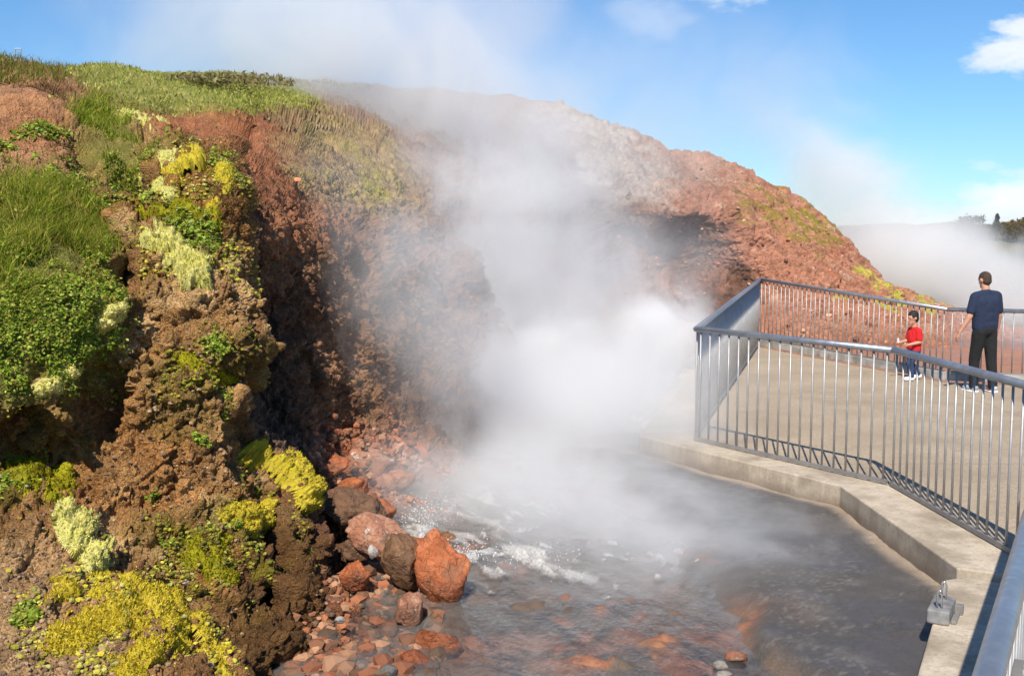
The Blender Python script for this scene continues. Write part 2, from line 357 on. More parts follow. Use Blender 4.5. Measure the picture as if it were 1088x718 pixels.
A = lay(A, c3(.55, .47, .40), np.clip(sinter * 1.0, 0, 1) * .9); A = lay(A, c3(.40, .27, .22), sinter * sstep(.1, .6, mid) * .6)
A = lay(A, c3(.11, .065, .045), ridge_dark * .8)  # shade under the ridge overhang and in the hollow, put into the colour
A = lay(A, c3(.30, .24, .19), ridge_dark * sstep(.3, .8, fbm(G * np.array([.4, .4, 2.0]) / .5, 3, 97)) * .5)
A = lay(A, c3(.35, .13, .07), ridge * sstep(.2, .6, fbm(G * np.array([.6, .6, .2]) / .6, 4, 98)) * (1 - ridge_dark) * .5)
A = lay(A, c3(.28, .24, .03), ridge_green * sstep(-.4, .2, mid) * .85)
A = lay(A, c3(.50, .45, .07), ridge_yellow * .9 * sstep(-.9, .1, mid))
A = lay(A, c3(.16, .19, .025), grass_m * .8)
A = lay(A, c3(.27, .30, .06), meadow * .9); A = lay(A, c3(.42, .37, .11), meadow * sstep(0, .6, fbm(G / 1.1, 3, 95)) * .6)
crest = sstep(5, 0, QY - (86 + np.maximum(0, QX - 300) * .08) + wob * 4) * FAR * (QX < 470) * (QX > 150)
A = lay(A, c3(.10, .06, .035), crest * .7)
A = A * lerp(np.ones(3), c3(1.18, 1.02, .80), (NEAR * rocky)[..., None])
A = np.clip(A * (1 + .28 * fine[..., None]) * (1 + .18 * f3[..., None]), .008, .85)
hm = NT('hillside_rock'); p_ = hm.pos(); colr = hm.attr()
nA = hm.noise(p_, 38, 6, .7); nB = hm.noise(p_, 140, 4, .7)
colr = hm.mix(1, colr, hm.ramp(nA, [(.25, .45), (.5, 1.0), (.78, 1.6)]), 'MULTIPLY')
vB = hm.voro(p_, 60)
hb = hm.math('ADD', hm.math('MULTIPLY', nA, .7), hm.math('MULTIPLY', nB, .25)); hb = hm.math('ADD', hb, hm.math('MULTIPLY', vB, -.5))
hm.bsdf(Base_Color=colr, Roughness=.9, Specular_IOR_Level=.25, Normal=hm.bump(hb, 1.0, .045))
idx = np.arange(NI * NJ).reshape(NI, NJ)
quads = np.stack([idx[:-1, :-1], idx[1:, :-1], idx[1:, 1:], idx[:-1, 1:]], -1).reshape(-1, 4)
if FLIP: quads = quads[:, ::-1]
print('HILL', NI, NJ)
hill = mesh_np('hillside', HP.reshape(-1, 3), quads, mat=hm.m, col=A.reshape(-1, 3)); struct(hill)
# ------------------------------------------------------------------ ground, channel, platform, kerb
def z0(px, py, z=0.0): return Pz(px, py, z)[:2]
C4, C3, C1 = z0(1067, 585), z0(944.8, 515.5), z0(738, 468)
ra, rb = Pz(1080, 560, 1.26)[:2], Pz(1030, 718, 1.26)[:2]      # outer edge of the nearest handrail
dn = (rb - ra) / np.linalg.norm(rb - ra); rn = np.array([-dn[1], dn[0]]); rn = rn if rn[0] > 0 else -rn
ra = ra + rn * .038; e_ = C4 - C3
tt = ((ra - C3)[0] * dn[1] - (ra - C3)[1] * dn[0]) / (e_[0] * dn[1] - e_[1] * dn[0])
C4 = C3 + e_ * tt
C5 = C4 + dn * 9.5
C2 = P(806, 366, 22.0)[:2]; C6 = P(1004, 400, 16.8)[:2]; C7 = P(1088, 400, 16.4)[:2]; C8 = C7 + (C7 - C6) / np.linalg.norm(C7 - C6) * 6
K0, K1, K2 = z0(680, 463), z0(893, 516), z0(1017, 603)
KB = z0(736, 376)
K3 = z0(1004, 617, -.05); K4 = z0(975, 718, -.05); dk = (K4 - K3) / np.linalg.norm(K4 - K3); K5 = K3 + dk * 9
# floor inside the railing
bm = bmesh.new()
far_out = [C8 + np.array([3, 1.0]), np.array([14, 6]), np.array([12, -6]), C5 + np.array([0, -1.0])]
inner = [C5, C4, C3, C1, C2, C6, C7, C8] + far_out
prism(bm, inner, -.7, -.012)
fm = NT('platform_concrete'); o = fm.pos(); n1 = fm.noise(o, 1.1, 6, .6); n2 = fm.noise(o, 55, 4, .7); sp = fm.voro(o, 55)
c = fm.ramp(n1, [(.25, (.29, .225, .155)), (.5, (.40, .32, .225)), (.75, (.49, .40, .285))])
c = fm.mix(fm.maprange(n2, .35, .65, 0, .75), c, (.24, .18, .12)); c = fm.mix(fm.maprange(sp, .22, .1, 0, .5), c, (.68, .58, .45))
c = fm.mix(fm.maprange(fm.noise(o, 3.5, 5, .7), .58, .72, 0, .45), c, (.22, .17, .12))
c = fm.mix(fm.maprange(fm.noise(o, 7, 4, .6), .66, .72, 0, .5), c, (.40, .16, .08))
g_ = fm.n('ShaderNodeSeparateXYZ', Vector=o)
for ax_, sc_ in ((0, .23), (1, .23)):
    fr_ = fm.math('ABSOLUTE', fm.math('SUBTRACT', fm.math('FRACT', fm.math('ADD', fm.math('MULTIPLY', g_.outputs[ax_], sc_), fm.math('MULTIPLY', n1, .012))), .5)); c = fm.mix(fm.maprange(fr_, .0035, .0012, 0, .55), c, (.16, .12, .085))
fm.bsdf(Base_Color=c, Roughness=.92, Normal=fm.bump(n2, .35, .01))
struct(obj_bm('platform', bm, fm.m))
# kerb slabs outside the railing
km = NT('kerb_concrete'); o = km.pos(); n1 = km.noise(o, 2.2, 6, .65); n2 = km.noise(o, 40, 5, .7); g = km.n('ShaderNodeNewGeometry'); sx = km.n('ShaderNodeSeparateXYZ', Vector=g.outputs['Position'])
c = km.ramp(n1, [(.25, (.31, .25, .18)), (.5, (.48, .40, .30)), (.75, (.62, .53, .41))])
c = km.mix(km.maprange(n2, .45, .75, 0, .55), c, (.20, .16, .115))
st = km.maprange(km.noise(km.vmath('MULTIPLY', o, (6, 6, 1.2)), 1.5, 4, .6), .42, .62)
low = km.maprange(km.math('ADD', sx.outputs[2], km.math('MULTIPLY', n1, .12)), -.02, -.17)
c = km.mix(km.math('MULTIPLY', low, .8), c, (.14, .09, .06)); c = km.mix(km.math('MULTIPLY', st, .22), c, (.17, .13, .09))
dmp = km.maprange(km.noise(o, .9, 5, .65), .50, .62, 0, .5); c = km.mix(dmp, c, (.20, .155, .105)); c = km.mix(km.maprange(km.noise(o, 18, 5, .75), .62, .70, 0, .6), c, (.13, .10, .07))
km.bsdf(Base_Color=c, Roughness=.88, Normal=km.bump(n2, .4, .008))
bm = bmesh.new(); prism(bm, [C4, K2, K1, K0, KB, C2, C1, C3], -.7, 0.0)
kerb1 = struct(obj_bm('kerb', bm, km.m, bevel=.012))
bm = bmesh.new(); prism(bm, [C5, K5, K3 + dk * .02, K2 * .35 + K3 * .65 + np.array([.10, .0]), C4 * .985 + np.array([-.02, 0])], -.7, -.035)
struct(obj_bm('kerb', bm, km.m, bevel=.012))
# edging board under the far railing
bm = bmesh.new()
def strip(bm, pts, w, za, zb):
    for a, b in zip(pts[:-1], pts[1:]):
        a, b = np.array(a), np.array(b); t = (b - a) / np.linalg.norm(b - a); n = np.array([-t[1], t[0]]) * w / 2
        prism(bm, [a - n, b - n, b + n, a + n], za, zb)
strip(bm, [C2, C6], .08, .02, .15); 
struct(obj_bm('kerb_board', bm, simple('weathered_board', (.33, .31, .28), .9, 0, .35, 5), bevel=.006))
bm = bmesh.new(); strip(bm, [C6 + np.array([.06, 0]), C8], .08, .02, .15)
struct(obj_bm('kerb_board', bm, bpy.data.materials['weathered_board'], bevel=.006))
# stream bed: one sheet under water and basin
gx = np.concatenate([np.linspace(-4, 4.5, 330), np.linspace(4.6, 40, 30)]); gy = np.concatenate([np.linspace(2.5, 13, 400), np.linspace(13.1, 30, 130)])
X, Y = np.meshgrid(gx, gy, indexing='ij'); pt = np.stack([X, Y, 0 * X], -1)
bx_, by_ = proj(np.stack([X, Y, 0 * X - .33], -1))
wob3 = fbm(pt / .6, 4, 120)
def e2(cx, cy, rx, ry, ang=0, soft=.5):
    x = bx_ + wob3 * 26 - cx; y = by_ + wob3 * 10 - cy; a = math.radians(ang)
    u = (x * math.cos(a) + y * math.sin(a)) / rx; v = (-x * math.sin(a) + y * math.cos(a)) / ry
    return 1 - sstep(1 - soft, 1 + soft, np.sqrt(u * u + v * v))
basin = sstep(0, 1, e2(900, 600, 190, 110, 30) + e2(760, 520, 150, 40, 12) + e2(950, 690, 120, 60))  # paved basin beside the kerb
stony = 1 - basin
ff, bb = facets(pt / .16, 130); fg, bg = facets(pt / .07, 140)
bz = -.36 + stony * (.045 * ff * sstep(0, .4, bb) + .018 * fg * sstep(0, .3, bg) + .05 * fbm(pt / .5, 3, 150)) + basin * (.15 + .015 * fbm(pt / .3, 3, 151) + .012 * fg * sstep(.1, .6, fbm(pt / .4, 3, 152)))
col = np.zeros(X.shape + (3,)) + c3(.16, .10, .06)
col = lay(col, c3(.10, .075, .055), sstep(-.2, .5, fbm(pt / .3, 4, 160)))
h_ = _h(np.floor(X / .16).astype(int), np.floor(Y / .16).astype(int), np.zeros_like(X, int), 5)
col = lay(col, c3(.30, .115, .055), sstep(.05, .5, ff) * sstep(.0, .5, fbm(pt / .5, 3, 161)) * .9)
col = lay(col, c3(.34, .135, .065), np.maximum.reduce([e2(680, 690, 190, 22, 0) * .8, e2(830, 665, 60, 16, 0), e2(820, 690, 70, 16, -10) * .7]) * sstep(-.5, .4, fbm(pt / .25, 3, 162)))
col = lay(col, c3(.36, .17, .10), sstep(4.2, 5, X) * .9)
col = lay(col, c3(.072, .066, .060), basin * .93); col = lay(col, c3(.13, .115, .10), basin * sstep(.1, .7, fbm(pt / .35, 4, 163)) * .6)
col = lay(col, c3(.42, .38, .33), basin * sstep(.45, .6, vnoise(pt / .022, 164)) * sstep(-.2, .4, fbm(pt / .5, 3, 165)) * .18)
edge = sstep(.16, .0, np.abs(bx_ - 0) * 0 + np.minimum.reduce([np.abs((X - a[0]) * -(b[1] - a[1]) + (Y - a[1]) * (b[0] - a[0])) / np.linalg.norm(b - a) for a, b in ((K0, K1), (K1, K2))]) + wob3 * .05) * sstep(5.9, 6.6, Y)
col = lay(col, c3(.40, .31, .22), edge * .75)
bm_ = NT('stream_bed'); p_ = bm_.pos(); nn = bm_.noise(p_, 60, 5, .7)
bm_.bsdf(Base_Color=bm_.mix(1, bm_.attr(), bm_.ramp(nn, [(.25, .6), (.5, 1.0), (.75, 1.4)]), 'MULTIPLY'), Roughness=bm_.ramp(bm_.noise(p_, 1.6, 4), [(.4, .38), (.6, .8)]), Normal=bm_.bump(nn, .5, .012))
ii = np.arange(X.size).reshape(X.shape); q = np.stack([ii[:-1, :-1], ii[1:, :-1], ii[1:, 1:], ii[:-1, 1:]], -1).reshape(-1, 4)
BED = (X.copy(), Y.copy(), bx_, by_, bz.copy())
struct(mesh_np('stream_bed', np.stack([X, Y, bz], -1), q, mat=bm_.m, col=col))
# wide ground out to the horizon
bm = bmesh.new(); R = 2500
vs = [bm.verts.new(v) for v in ((-R, -R, -1.3), (R, -R, -1.3), (R, R, -1.3), (-R, R, -1.3))]; bm.faces.new(vs)
struct(obj_bm('ground', bm, simple('far_ground', (.12, .13, .05), .95, 0, .4, .05, .2, .2)))
# shallow running water
wx = np.linspace(-4, 3.6, 300); wy = np.linspace(2.5, 22, 560); X, Y = np.meshgrid(wx, wy, indexing='ij'); pt = np.stack([X, Y, 0 * X], -1)
ax, ay = proj(np.stack([X, Y, 0 * X - .3], -1))
fl = np.stack([X + .25 * Y, (Y * .55 + .3 * X), 0 * X], -1)
wz = -.315 + .010 * fbm(fl / .35, 3, 200) + .005 * fbm(fl / .1, 3, 201)
def e3(cx, cy, rx, ry, ang=0, soft=.6):
    w = fbm(pt / .4, 4, 210); x = ax + w * 22 - cx; y = ay + w * 14 - cy; a = math.radians(ang)
    u = (x * math.cos(a) + y * math.sin(a)) / rx; v = (-x * math.sin(a) + y * math.cos(a)) / ry
    return 1 - sstep(1 - soft, 1 + soft, np.sqrt(u * u + v * v))
foam = np.maximum.reduce([e3(470, 575, 45, 22, 35), e3(500, 605, 40, 16, 30), e3(560, 592, 60, 12, 15) * .9, e3(600, 610, 50, 8, 15) * .8, e3(720, 590, 60, 12) * .35, e3(520, 540, 60, 24) * .7, e3(640, 440, 90, 30) * .9])
foam = foam * sstep(-.25, .45, fbm(fl / .16, 4, 220)) + .9 * sstep(.52, .8, fbm(fl / .09, 3, 221)) * (foam > .05)
wz += .05 * foam * sstep(-.3, .6, fbm(fl / .12, 3, 222))
keep = (X < 3.55)
wm = NT('stream_water'); p_ = wm.pos()
glossy = wm.n('ShaderNodeBsdfGlossy', Color=(.9, .95, 1), Roughness=.12); tr = wm.n('ShaderNodeBsdfTransparent', Color=(.80, .80, .78))
nw = wm.noise(wm.vmath('MULTIPLY', p_, (1, .5, 1)), 14, 4, .6)
bmp = wm.bump(nw, .6, .03); wm.set(glossy.inputs['Normal'], bmp)
fr = wm.n('ShaderNodeFresnel', IOR=1.33); wm.set(fr.inputs['Normal'], bmp)
m1 = wm.n('ShaderNodeMixShader'); wm.set(m1.inputs[0], fr.outputs[0]); wm.set(m1.inputs[1], tr); wm.set(m1.inputs[2], glossy)
df = wm.n('ShaderNodeBsdfDiffuse', Color=(.58, .56, .53)); m2 = wm.n('ShaderNodeMixShader')
ftex = wm.math('MULTIPLY', wm.n('ShaderNodeSeparateColor', Color=wm.attr()).outputs[0], wm.ramp(wm.noise(p_, 45, 5, .75), [(.3, .25), (.6, 1.0)]))
ftex = wm.math('MAXIMUM', ftex, wm.maprange(wm.noise(wm.vmath('MULTIPLY', p_, (1, .5, 1)), 2.2, 4, .6), .35, .7, .03, .16))
wm.set(m2.inputs[0], ftex); wm.set(m2.inputs[1], m1); wm.set(m2.inputs[2], df); wm.set(wm.out.inputs[0], m2)
ii = np.arange(X.size).reshape(X.shape); q = np.stack([ii[:-1, :-1], ii[1:, :-1], ii[1:, 1:], ii[:-1, 1:]], -1).reshape(-1, 4)
struct(mesh_np('stream_water', np.stack([X, Y, wz], -1), q, mat=wm.m, col=np.repeat(np.clip(foam, 0, 1)[..., None], 3, -1)))
# ------------------------------------------------------------------ railings
def steel(name, col, rough, met=.85):
    m = NT(name); o = m.pos(); n = m.noise(o, 9, 5, .6)
    m.bsdf(Base_Color=m.mix(m.maprange(n, .35, .7), [x * .8 for x in col], col), Metallic=met, Roughness=m.ramp(m.noise(o, 25, 4), [(.3, rough - .08), (.7, rough + .12)])); return m.m
rail_m = steel('handrail_steel', (.40, .42, .45), .36, .7); bal_m = steel('galvanised_steel', (.42, .41, .40), .5, .45); base_m = steel('dark_base_steel', (.27, .255, .24), .65, .3)
RAILH = 1.26
def railing(a, b, zb, zt, label, z2=None, skip_end=True, ends=(0, 0)):
    """one straight run: the thing's Empty at a; a,b plan points; base and top heights at a (z2 at b)"""
    zb2, zt2 = z2 if z2 else (zb, zt)
    L = float(np.linalg.norm(np.array(b) - np.array(a))); d = (np.array(b) - np.array(a)) / L
    root = empty('railing', (a[0], a[1], zb)); tag(root, label, 'railing', 'steel railings round the platform')
    def at(s, f): return Vector((d[0] * s, d[1] * s, lerp(lerp(0, zb2 - zb, s / L), lerp(zt - zb, zt2 - zb, s / L), f)))
    bm = bmesh.new(); tube(bm, [at(ends[0], 1), at(L - ends[1], 1)], .038, 16, 1.0, .85); obj_bm('handrail', bm, rail_m, root, True)
    bm = bmesh.new(); ang = math.atan2(d[1], d[0]); p0, p1 = at(.03, 0), at(L - .03, 0)
    M = Matrix.Rotation(ang, 3, 'Z'); mid_ = (p0 + p1) / 2 + Vector((0, 0, .045))
    v = []
    for s in (.03, L - .03):
        q = at(s, 0)
        for dn_, dz in ((-.015, .01), (.015, .01), (.015, .048), (-.015, .048)):
            v.append(bm.verts.new(q + Vector((-d[1] * dn_, d[0] * dn_, dz))))
    for j in range(4): bm.faces.new((v[j], v[(j + 1) % 4], v[4 + (j + 1) % 4], v[4 + j]))
    bm.faces.new(v[:4][::-1]); bm.faces.new(v[4:]); obj_bm('bottom_rail', bm, base_m, root)
    nb = int(round(L / .145)); me = None
    for k in range(nb):
        s = (k + .5) * L / nb; q0, q1 = at(s, 0), at(s, 1)
        if me is None:
            bm = bmesh.new(); hgt = q1.z - q0.z; tube(bm, [(0, 0, .045), (0, 0, hgt - .02)], .0105, 8)
            ob = obj_bm('baluster', bm, bal_m, root, True); me = ob.data; h0 = hgt
        else:
            ob = bpy.data.objects.new('baluster', me); COL.objects.link(ob); ob.parent = root
        ob.location = q0; ob.scale = (1, 1, (q1.z - q0.z) / h0)
    return root, at, d
r5, at5, d5 = railing(C4, C5, -.03, RAILH - .02, 'nearest steel railing, its thick blue gleaming handrail cutting the bottom right corner')
railing(C4, C3, 0, RAILH, 'short steel railing run between the near corner and the bend, its bars tightly packed', ends=(-.02, 0))
railing(C3, C1, 0, RAILH, 'steel railing running along the kerb above the paved basin to the steamy corner')
railing(C1, C2, 0, RAILH, 'steel railing receding beside the gully, veiled by steam', (.05, 1.36))
railing(C2, C6, .15, 1.37, 'far steel railing in front of the red slope, behind the child', (.13, 1.13))
railing(C6, C8, .13, 1.13, 'back steel railing behind the man, against the white steam', (.13, 1.13))
# bracket with two bolts on the inside of the nearest handrail
bm = bmesh.new(); nrm = Vector((-d5[1], d5[0], 0)); 
if nrm.x < 0: nrm = -nrm
q = at5(4.95, 1) + nrm * .075 + Vector((0, 0, -.05)); M = Matrix.Rotation(math.atan2(d5[1], d5[0]), 3, 'Z')
box(bm, q, (.16, .07, .012), M); obj_bm('bracket', bm, base_m, r5, bevel=.003)
br = [o for o in r5.children if o.name.startswith('bracket')][0]
for s in (-.02, .02):
    bm = bmesh.new(); bmesh.ops.create_uvsphere(bm, u_segments=12, v_segments=8, radius=.010); 
    for v in bm.verts: v.co = v.co * 1 + (q + M @ Vector((s, 0, .008)))
    obj_bm('bolt', bm, simple('bolt_zinc', (.8, .8, .78), .35, .6) if s < 0 else bpy.data.materials['bolt_zinc'], br, True)
# anchor block with two steel loops on the lower kerb
q = Pz(1000, 655, -.035); root = empty('anchor_block', q, math.radians(61)); tag(root, 'small grey concrete anchor block with two upright steel loops on the kerb edge', 'anchor block')
bm = bmesh.new(); box(bm, (0, 0, .045), (.32, .13, .09)); obj_bm('block', bm, simple('grey_block', (.20, .195, .19), .75, 0, .3, 14), root, bevel=.012)
sm = steel('bright_steel', (.75, .76, .78), .25)
for s in (-.105, .085):
    bm = bmesh.new(); tube(bm, [(s, -.013, .085), (s, -.013, .18), (s, -.008, .194), (s, 0, .199), (s, .008, .194), (s, .013, .18), (s, .013, .085)], .0065, 8); obj_bm('loop', bm, sm, root, True)
bm = bmesh.new(); box(bm, (.02, -.085, .012), (.26, .03, .022)); box(bm, (.11, -.09, .03), (.05, .05, .06)); obj_bm('steel_strip', bm, base_m, root, bevel=.003)
# ------------------------------------------------------------------ moss, grass, leaves, stones
FX, FY = proj(HP)
jj = np.arange(NJ)
visible = (jj[None, :] > 8) & (jj[None, :] < NJ - 14) & ((HN * (HP - np.array([0, 0, H]))).sum(-1) < 0)
def find(px, py, near=None):
    """grid index of the slope point seen at (px,py): the nearest to the eye among close hits"""
    d = (FX - px) ** 2 + (FY - py) ** 2
    d = np.where(visible, d, 1e9); d = d + DIST * 4
    k = np.unravel_index(np.argmin(d), d.shape); return k
def pt_at(px, py): k = find(px, py); return HP[k], NS[k]
def moss_mat(name, c1, c2, c3_, scale=45):
    m = NT(name); p = m.pos(); a = m.noise(p, scale, 5, .7); b = m.noise(p, 7, 4, .6); v = m.voro(p, scale * 2.2)
    c = m.mix(m.maprange(b, .35, .65), c1, c2); c = m.mix(m.maprange(a, .55, .75), c, c3_)
    c = m.mix(1, c, m.ramp(v, [(.0, 1.1), (.6, .8)]), 'MULTIPLY')
    hb = m.math('ADD', m.math('MULTIPLY', v, -.7), m.noise(p, 160, 3, .7))
    m.bsdf(Base_Color=c, Roughness=.95, Specular_IOR_Level=.1, Normal=m.bump(hb, .55, .02)); return m.m
MY = moss_mat('yellow_moss', (.50, .40, .03), (.60, .48, .055), (.32, .26, .02))
MP = moss_mat('pale_moss', (.60, .56, .14), (.70, .64, .24), (.38, .38, .06))
MG = moss_mat('olive_moss', (.20, .19, .012), (.38, .35, .015), (.09, .09, .01))
FUZ = {'yellow_moss': [(.54, .43, .03), (.66, .54, .06), (.38, .32, .02), (.48, .34, .06)], 'pale_moss': [(.62, .57, .15), (.72, .66, .26), (.44, .42, .08), (.52, .46, .2)], 'olive_moss': [(.24, .22, .015), (.38, .34, .02), (.13, .12, .01), (.30, .2, .03)]}
fz = NT('moss_fuzz'); d_ = fz.n('ShaderNodeBsdfDiffuse', Color=fz.attr()); t_ = fz.n('ShaderNodeBsdfTranslucent', Color=fz.attr()); x_ = fz.n('ShaderNodeMixShader'); x_.inputs[0].default_value = .3
fz.set(x_.inputs[1], d_); fz.set(x_.inputs[2], t_); fz.set(fz.out.inputs[0], x_); FUZM = fz.m
def cushion(px, py, rx, ry, ang, th, mat, label, parts=None, nz=.35, seed=0, lump=.11, hole=-9):
    k = find(px, py); pp = 1.6 * max(rx, ry) + 6
    i0 = np.where(((FX - px) ** 2 + (FY - py) ** 2 < pp * pp) & visible & (np.abs(DIST - DIST[k]) < 1.1))
    a0, a1 = max(0, i0[0].min() - 2), min(NI, i0[0].max() + 3); b0_, b1_ = max(0, i0[1].min() - 2), min(NJ, i0[1].max() + 3)
    sl = (slice(a0, a1), slice(b0_, b1_)); g = HP[sl]; x, y = FX[sl], FY[sl]
    w = fbm(g / .18 + seed * 3.7, 4, 300 + seed)
    m = np.full(x.shape, -1.0)
    for (cx_, cy_, r1, r2, an) in [(px, py, rx, ry, ang)] + (parts or []):
        a = math.radians(an); dx, dy = x - cx_, y - cy_
        u = (dx * math.cos(a) + dy * math.sin(a)) / r1; v = (-dx * math.sin(a) + dy * math.cos(a)) / r2
        m = np.maximum(m, 1 - np.sqrt(u * u + v * v))
    m = m + .14 + nz * w; m = np.where(np.abs(DIST[sl] - DIST[k]) < 1.1, m, -1)
    if hole > -5: m = m - .5 * sstep(hole, hole + .3, fbm(g / .13 + 7, 4, 330 + seed))
    nn = blur(NS[sl], 6) + np.array([.05, -.25, .2]); nn /= np.linalg.norm(nn, axis=-1, keepdims=True)
    lum = fbm(g / lump, 3, 340 + seed); _, bl = facets(g / (lump * .9), 350 + seed)
    hgt = th * (np.sqrt(np.clip(m, 0, 1)) * 1.15 + np.minimum(m, 0) * 1.2) * (1 + .22 * lum) + th * .34 * sstep(0, .35, bl) * (m > 0) * sstep(0, .25, m) - .010 + .009 * fbm(g / .03, 2, 360) * (m > 0)
    base = lerp(blur(g, 3), blur(g, 10), sstep(-.1, .35, m)[..., None])
    v = base + nn * hgt[..., None]
    keep = (m > -.22); kq = keep[:-1, :-1] & keep[1:, :-1] & keep[1:, 1:] & keep[:-1, 1:]
    comp = np.zeros(kq.shape, int); best_, nb_ = 0, 0
    for s0 in np.argwhere(kq):
        if comp[tuple(s0)]: continue
        nb_ += 1; st_ = [tuple(s0)]; comp[st_[0]] = nb_; cnt = 0
        while st_:
            a, b = st_.pop(); cnt += 1
            for c, d in ((a + 1, b), (a - 1, b), (a, b + 1), (a, b - 1)):
                if 0 <= c < kq.shape[0] and 0 <= d < kq.shape[1] and kq[c, d] and not comp[c, d]: comp[c, d] = nb_; st_.append((c, d))
        if cnt > best_: best_, keepid = cnt, nb_
    kq = kq & (comp == (keepid if nb_ else 0))
    n_, m_ = m.shape; ii = np.arange(n_ * m_).reshape(n_, m_)
    q = np.stack([ii[:-1, :-1], ii[1:, :-1], ii[1:, 1:], ii[:-1, 1:]], -1)[kq]
    if FLIP: q = q[:, ::-1]
    if len(q) == 0: print('EMPTY CUSHION', px, py); return None
    us = np.unique(q); re = np.zeros(n_ * m_, int); re[us] = np.arange(len(us))
    vv = v.reshape(-1, 3)[us]; org = vv.mean(0); o = mesh_np('moss_cushion', vv - org, re[q], mat=mat); o.location = org
    # short fuzz standing on the cushion: a part of it
    mm_ = m.reshape(-1)[us]; pick = np.where(mm_ > -.08)[0]
    if len(pick):
        nb2 = int(len(pick) * 1.1); pk = RNG.choice(pick, nb2); lf = NS[sl].reshape(-1, 3)[us][pk] + np.array([0, -.2, .5]) + .55 * RNG.normal(size=(nb2, 3)); lf /= np.linalg.norm(lf, axis=1, keepdims=True)
        sd = np.cross(lf, RNG.normal(size=(nb2, 3))); sd /= np.linalg.norm(sd, axis=1, keepdims=True); ps = vv[pk] - org + RNG.normal(size=(nb2, 3)) * .005
        ln = (.007 + .013 * RNG.random((nb2, 1))); wd_ = .0045 * (.6 + .8 * RNG.random((nb2, 1)))
        tv = np.stack([ps - sd * wd_ - lf * .004, ps + sd * wd_ - lf * .004, ps + lf * ln], 1).reshape(-1, 3)
        cc = np.asarray(FUZ[mat.name])[RNG.integers(0, len(FUZ[mat.name]), nb2)] * (.85 + .75 * RNG.random((nb2, 1)))
        mesh_np('moss_fuzz', tv, None, np.arange(nb2 * 3).reshape(-1, 3), mat=FUZM, col=np.repeat(cc, 3, 0), smooth=False, parent=o)
    return tag(o, label, 'moss', 'moss cushions on the bluff')
cushion(272, 489, 20, 13, 10, .10, MY, 'largest bright yellow moss cushion of the row of three below the dark recess', [(297, 497, 17, 13, 20)], .2, 1)
cushion(312, 505, 15, 13, 20, .10, MY, 'bright yellow moss cushion in the middle of the row of three below the dark recess', None, .2, 2)
cushion(326, 523, 13, 13, 0, .11, MY, 'small round yellow moss ball ending the row of three beside the gully', [(323, 540, 8, 6, 0)], .15, 3)
cushion(262, 550, 24, 12, 8, .09, MY, 'wide yellow moss cushion alone on the dark mossy rock below the row of three', [(270, 560, 14, 9, 0)], .25, 4)
cushion(82, 572, 26, 17, 48, .09, MP, 'pale lime moss slab sloping down between the tan mound and the olive ledge', [(100, 594, 18, 14, 40), (68, 552, 12, 9, 50)], .2, 5)
cushion(130, 632, 62, 17, 12, .05, MY, 'largest yellow moss sheet curling over the tan mound at the bottom left', [(172, 640, 28, 20, 50), (182, 664, 17, 28, -10), (150, 695, 40, 27, -10), (90, 668, 42, 20, -25), (125, 660, 30, 16, -20), (72, 628, 20, 8, 0), (110, 650, 30, 12, -20), (140, 712, 30, 14, 0), (60, 680, 12, 8, 0)], .42, 6, .09, .12)
cushion(215, 680, 12, 26, -38, .05, MY, 'narrow yellow moss strip running down right of the largest moss sheet', [(238, 710, 10, 24, -30), (205, 668, 12, 10, 0)], .4, 7, .09, .2)
cushion(178, 264, 26, 13, 30, .12, MP, 'broad pale yellow moss bank hanging below the leafy patch near the recess', [(200, 284, 34, 15, 20), (225, 292, 20, 14, 0), (208, 300, 20, 8, 0), (160, 258, 12, 8, 0)], .45, 8, .11, .25)
cushion(205, 172, 14, 10, 20, .09, MY, 'golden moss cushion high on the bluff beside a dark cleft', [(195, 180, 10, 8, 0)], .35, 9)
cushion(184, 188, 12, 9, 30, .08, MY, 'golden moss cushion just left of and below the highest golden one', None, .35, 10)
cushion(176, 174, 12, 7, -10, .06, MP, 'cream moss cushion left of the golden moss high on the bluff', None, .35, 11)
cushion(174, 206, 15, 10, 20, .07, MP, 'cream and yellow moss cushion in the middle of the upper mossy patch', [(180, 214, 10, 7, 0)], .4, 12)
cushion(236, 190, 10, 9, 60, .08, MY, 'yellow moss cushion at the right rim of the upper bluff', [(240, 200, 6, 10, 0)], .3, 13)
cushion(228, 219, 9, 7, 0, .07, MY, 'small yellow moss knob lowest at the right rim above the recess', None, .3, 14)
cushion(152, 196, 10, 5, 10, .05, MP, 'thin cream moss streak at the left end of the upper mossy patch', None, .4, 15)
cushion(150, 128, 26, 6, 8, .06, MP, 'pale straw coloured moss crown on the hummock under the red soil', [(165, 136, 14, 7, 10)], .3, 16)
cushion(118, 333, 15, 10, -20, .09, MP, 'pale moss lip below the leafy bank, left of the tan rock face', [(110, 345, 10, 8, 0)], .35, 17)
cushion(48, 412, 16, 9, -10, .08, MP, 'pale moss lip hanging over the dark hollow at the left edge', [(70, 398, 8, 8, 0)], .35, 18)
cushion(28, 505, 26, 18, 20, .09, MG, 'olive moss hump below the dark hollow at the left edge', [(62, 515, 20, 18, 0)], .4, 19)
cushion(225, 590, 26, 20, 10, .05, MG, 'olive moss film on the dark ledge under the lone yellow cushion', [(210, 575, 20, 10, 0), (235, 612, 22, 14, 20)], .55, 20, .08, .2)
cushion(196, 228, 34, 10, 10, .06, MG, 'dark olive moss bank between the golden and the pale yellow moss', [(170, 222, 20, 9, 0), (225, 236, 14, 8, 20)], .5, 21, .09, .3)
cushion(210, 388, 22, 9, 15, .04, MG, 'olive moss smear on the rim of the tan rock face', [(232, 400, 10, 14, 0)], .55, 22, .08, .2)
